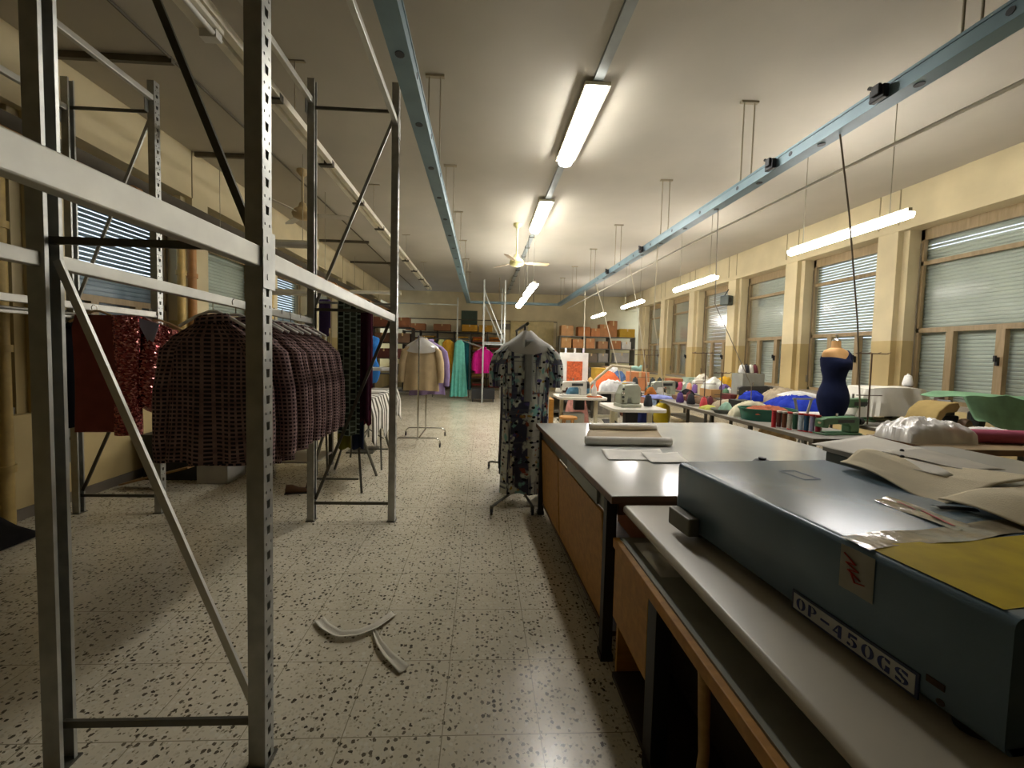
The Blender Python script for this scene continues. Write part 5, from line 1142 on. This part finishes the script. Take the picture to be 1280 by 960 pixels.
garment('hanging_coat', 'lilac coat hung behind the beige one', 'coat', (-.94, 6.95, 1.74), .1, cloth('lilac_coat', '8d7ba2', .1), .54, .62, .92, .07, .025, 72, .6, sl_r=.075)
garment('hanging_coat', 'second beige coat behind the lilac one', 'coat', (-1.0, 7.22, 1.74), .05, cloth('beige_coat', 'b0966c'), .52, .58, .8, .06, .02, 73, .52)
for y, w in ((6.95, 'lilac coat'), (7.22, 'second beige coat')): hanger((-1.0 if y > 6.9 else -.94, y, 1.755), 'hanger of the '+w, .08, WHITE, .07, .2, 'hangers on the chrome rail')
# far chrome posts and rails
def post_frame(label, posts, rails, h, mat=CHROME, diag=()):
    t = thing('steel_rack', label, 'rack', (0, 0, 0))
    for x, y in posts: MB().b(x-.022, x+.022, y-.022, y+.022, 0, h).build('upright', mat, t)
    for p, q in rails: MB().bar(p, q, .03, .04).build('beam', mat, t)
    for p, q in diag: MB().bar(p, q, .02, .03).build('diagonal_brace', mat, t)
    return t
ZF = M('pale_zinc_post', 'b9bdb6', .35, .5)
post_frame('far pale steel rack frame with crossed braces, holding the magenta jacket', [(.02, 12.6), (.04, 14.2), (.68, 12.6), (.66, 14.2)], [((.02, 12.6, 1.85), (.68, 12.6, 1.85)), ((.04, 14.2, 1.95), (.66, 14.2, 1.95)), ((.02, 12.6, 1.9), (.04, 14.2, 1.9)), ((.68, 12.6, 1.9), (.66, 14.2, 1.9))], 3.85, ZF, [((.03, 12.62, 3.5), (.66, 12.62, 2.0)), ((.05, 14.18, 3.3), (.64, 14.18, 2.0))])
post_frame('far pale steel post with a long rail, beside the mint dress', [(-.88, 13.9), (-4+.9, 13.9)], [((-.88, 13.9, 3.2), (-3.1, 13.9, 3.2)), ((-.88, 13.9, 2.05), (.02, 13.6, 1.75))], 3.45, ZF)
MINT = cloth('mint_cloth', '6fbfae', .1)
garment('hanging_dress', 'long mint green dress hanging at the far post', 'dress', (-.78, 13.6, 1.98), .1, MINT, .32, .62, 1.9, .09, .05, 81, 0, collar=False)
garment('hanging_dress', 'ochre dress left of the mint one', 'dress', (-1.18, 13.85, 2.0), .2, cloth('ochre_cloth', 'b08428', .12), .38, .46, 1.5, .07, .03, 82, 0, collar=False)
garment('hanging_dress', 'lime scarf-like dress left of the ochre one', 'dress', (-1.42, 13.9, 2.0), .2, cloth('lime_cloth', 'b3bd7c', .12), .24, .28, 1.2, .06, .02, 83, 0, collar=False)
garment('hanging_dress', 'dark teal dress right behind the mint one', 'dress', (-.58, 14.0, 1.98), .1, cloth('dark_teal', '1f5a60'), .3, .4, 1.7, .06, .02, 84, 0, collar=False)
t = thing('clothes_rail', 'low grey rail spanning the far end before the dark cubby shelf', 'clothes rail', (0, 0, 0)); MB().cyl((-1.7, 13.95, 2.03), (-.45, 13.95, 2.03), .016).build('top_rail', GALVD, t, True)
for x in (-1.7, -.45): MB().cyl((x, 13.95, 0), (x, 13.95, 2.03), .016).build('post', GALVD, t, True)
garment('hanging_jacket', 'magenta jacket hanging in the far steel frame', 'jacket', (.03, 12.95, 1.72), .3, cloth('magenta_cloth', 'b01a72', .15), .5, .56, .8, .12, .04, 85, .55, sl_r=.09)
hanger((.03, 12.9, 1.74), 'hanger of the magenta jacket', .3, WHITE, .09, .2)
garment('hanging_dress', 'dark grey jacket hanging right of the magenta one', 'jacket', (.66, 12.95, 1.75), .2, cloth('grey_jacket', '3c3a40'), .44, .5, 1.0, .08, .03, 86, .5)
t = thing('trolley', 'low dark trolley standing under the magenta jacket', 'trolley', (.0, 12.95, 0)); MB().b(-.32, .42, -.25, .25, .1, .42).build('body', M('trolley_dark', '1d1d1c', .6), t, bevel=.01)
for x in (-.28, .38):
    for y in (-.2, .2): MB().cyl((x-.015, y, .05), (x+.015, y, .05), .05, n=14).build('castor', BLACK, t)
# dark cubby shelving along the back wall
def shelf_unit(label, x0, x1, y0, y1, h, tiers, bays, mat, name='shelving_unit'):
    t = thing(name, label, 'shelving', (0, 0, 0)); w = (x1-x0)/bays
    for k in range(bays+1): MB().b(x0+k*w-.015, x0+k*w+.015, y0, y1, 0, h).build('side_panel', mat, t)
    for z in tiers: MB().b(x0, x1, y0+.002, y1-.002, z-.015, z+.015).build('shelf', mat, t)
    return t
DKW = wood('dark_shelf_wood', '2a241c', '3b3226', .6)
tiers = [.12, .5, .88, 1.26, 1.64, 2.02, 2.4]
shelf_unit('dark cubby shelving of folded cloth along the back wall', -3.3, .9, 16.75, 17.3, 2.45, tiers, 6, DKW)
MB_ = M
cols = ['a8661f', '6a4326', '8a6a3c', '4a3a2c', '7c2f2a', 'b58a3a', '5b5a4c', '3d4a3e', '8f7c5c', 'c19c5a', '59402e', '93502e']
cn = ['ochre', 'brown', 'khaki', 'dark brown', 'brick red', 'mustard', 'olive grey', 'bottle green', 'sand', 'straw', 'chestnut', 'rust']
rw = ['bottom', 'second', 'third', 'fourth', 'fifth', 'top']
base = None; r_ = random.Random(4)
for ti, z in enumerate(tiers[:-1]):
    for bi in range(6):
        k = r_.randrange(12)
        if r_.random() < .12: continue
        x = -3.3+.7*bi+.35
        t = thing('cloth_pile', 'folded %s cloth, %s shelf, cubby %d from left, back wall' % (cn[k], rw[ti], bi+1), 'cloth', (x, 17.0, z+.015), 0, 'folded cloth in the back cubby shelving')
        nl = r_.choice((2, 3, 4))
        for q in range(nl):
            mt = cloth('fold_'+cols[(k+q*(q % 2)) % 12], cols[(k+q*(q % 2)) % 12], .15)
            MB().b(-.28+.02*(q % 2), .28-.015*q, -.2+.01*q, .2, q*.07+.001, q*.07+.068).build('folded_piece', mt, t, bevel=.02)
for i, (x, w, c_) in enumerate(((-2.8, .8, 'a0673c'), (-1.7, .7, '8a5a34'), (-.55, .65, 'b5851f'), (.12, .55, 'b5851f'))):
    carton(['brown carton at the left end on top of the back shelving', 'dark brown carton, second along the top of the back shelving', 'amber carton in the middle on top of the back shelving', 'amber carton at the right end on top of the back shelving'][i], (x, 17.0, 2.455), (w, .4, .28), M('carton_'+c_, c_, .7), 0)
shelf_unit('brown shelving with boxes at the far left corner', -3.95, -2.5, 14.3, 14.9, 2.4, [.15, .75, 1.3, 1.85, 2.4], 2, DKW)
for i, (x, z, c_, l) in enumerate(((-3.6, 2.415, '7a4630', 'red-brown carton on top of the left corner shelving'), (-2.9, 2.415, '8f5a3a', 'orange-brown carton on top of the left corner shelving'), (-3.55, 1.865, '6b4a34', 'dark carton on the upper shelf of the left corner shelving'), (-2.85, 1.865, '7d6048', 'tan carton on the upper shelf of the left corner shelving'), (-3.5, 1.315, '5c2c24', 'brick-red carton on the middle shelf of the left corner shelving'), (-2.85, 1.315, '6c3b30', 'rust carton on the middle shelf of the left corner shelving'), (-2.87, .765, '4c463c', 'grey-brown carton low in the left corner shelving'))):
    carton(l, (x, 14.6, z), (.55, .42, .34), M('carton_'+c_, c_, .7), 0)
# carton shelving on the right of the back wall
GSH = M('shelf_grey_steel', '6a665a', .5, .2)
shelf_unit('grey steel carton shelving at the back right', 3.15, 6.25, 16.2, 16.75, 2.36, [.2, .75, 1.3, 1.85, 2.34], 3, GSH)
bx = [(3.45, .5, .42, 'b98a58', 'tan carton, left end'), (4.15, .5, .38, 'b0703c', 'orange carton'), (4.62, .36, .33, 'b87848', 'smaller orange carton beside it'), (5.0, .4, .5, 'a87448', 'dull orange carton'), (5.35, .32, .66, '9f6c40', 'tall carton with a pale top'), (5.95, .62, .34, 'b8922a', 'mustard bundle at the right end')]
for i, (x, w, h, c_, l) in enumerate(bx): carton(l+' on the top shelf of the carton shelving', (x, 16.48, 2.356), (w, .42, h), M('carton_'+c_, c_, .75), 0)
bx = [(3.42, .42, .4, 'bd8d55', 'yellowish carton at the left end'), (3.91, .44, .36, 'b27a48', 'tan-orange carton, second from the left'), (4.42, .36, .4, 'b98050', 'pale-stickered carton, third from left'), (4.95, .4, .3, '9c7450', 'dull carton, fourth from the left'), (5.47, .44, .34, 'a56f45', 'brown carton, fifth from the left'), (5.93, .36, .3, 'd2cfc6', 'white box at the right end')]
for x, w, h, c_, l in bx: carton(l+' on the second shelf of the carton shelving', (x, 16.48, 1.866), (w, .42, h), M('carton_'+c_, c_, .75), 0)
for x, w, h, c_, l in ((3.5, .5, .3, '8d7a5e', 'beige bundle, left end'), (4.48, .5, .34, '6f6252', 'dusty carton in the middle left'), (4.97, .4, .36, '8f8a80', 'grey carton in the middle right'), (5.75, .6, .4, 'a8a39a', 'pale grey box at the right end')):
    carton(l+' on the third shelf of the carton shelving', (x, 16.48, 1.316), (w, .42, h), M('carton_'+c_, c_, .75), 0)
tag(MB().tube([(3.98, 16.48, 2.76), (5.6, 16.48, 2.76)], .001).build('dust_line', GSH), 'x', 'x') if False else None
t = thing('wall_vent', 'small dark vent high on the back wall', 'vent', (1.05, 17.58, 2.75)); MB().b(-.3, .3, -.02, .015, -.12, .12).build('frame', M('vent_grey', '6f6a5c', .6), t)
for k in range(5): MB().b(-.27, .27, -.03, -.02, -.1+.045*k, -.08+.045*k).build('slat', M('vent_grey', '6f6a5c'), t)
tag(MB().b(-.35, .35, -.02, .0, -.45, .45).build('green_notice', M('dark_green_board', '3a4a38', .6), None, loc=(-.6, 17.59, 2.95)), 'dark green board hung on the back wall above the shelving', 'board')
heap('dark machine clutter on the far bench', (3.3, 12.6, .80), (.6, .5, .5), cloth('clutter_dark', '4a443c', .4), 91, rough=.4)
heap('white cloth thrown over the far bench', (4.1, 12.4, .80), (.9, .6, .5), cloth('white_cloth', 'd6d5d2'), 92, rough=.35)

# ---------------------------------------------------------------- colour management
vs = sc.view_settings
sc.display_settings.display_device = 'sRGB'; vs.view_transform = 'Standard'; vs.look = 'None'; vs.gamma = 1; vs.use_curve_mapping = False
vs.exposure = 1.25
try: sc.cycles.use_denoising = True; sc.cycles.max_bounces = 8; sc.cycles.diffuse_bounces = 5; sc.cycles.transparent_max_bounces = 16
except Exception: pass
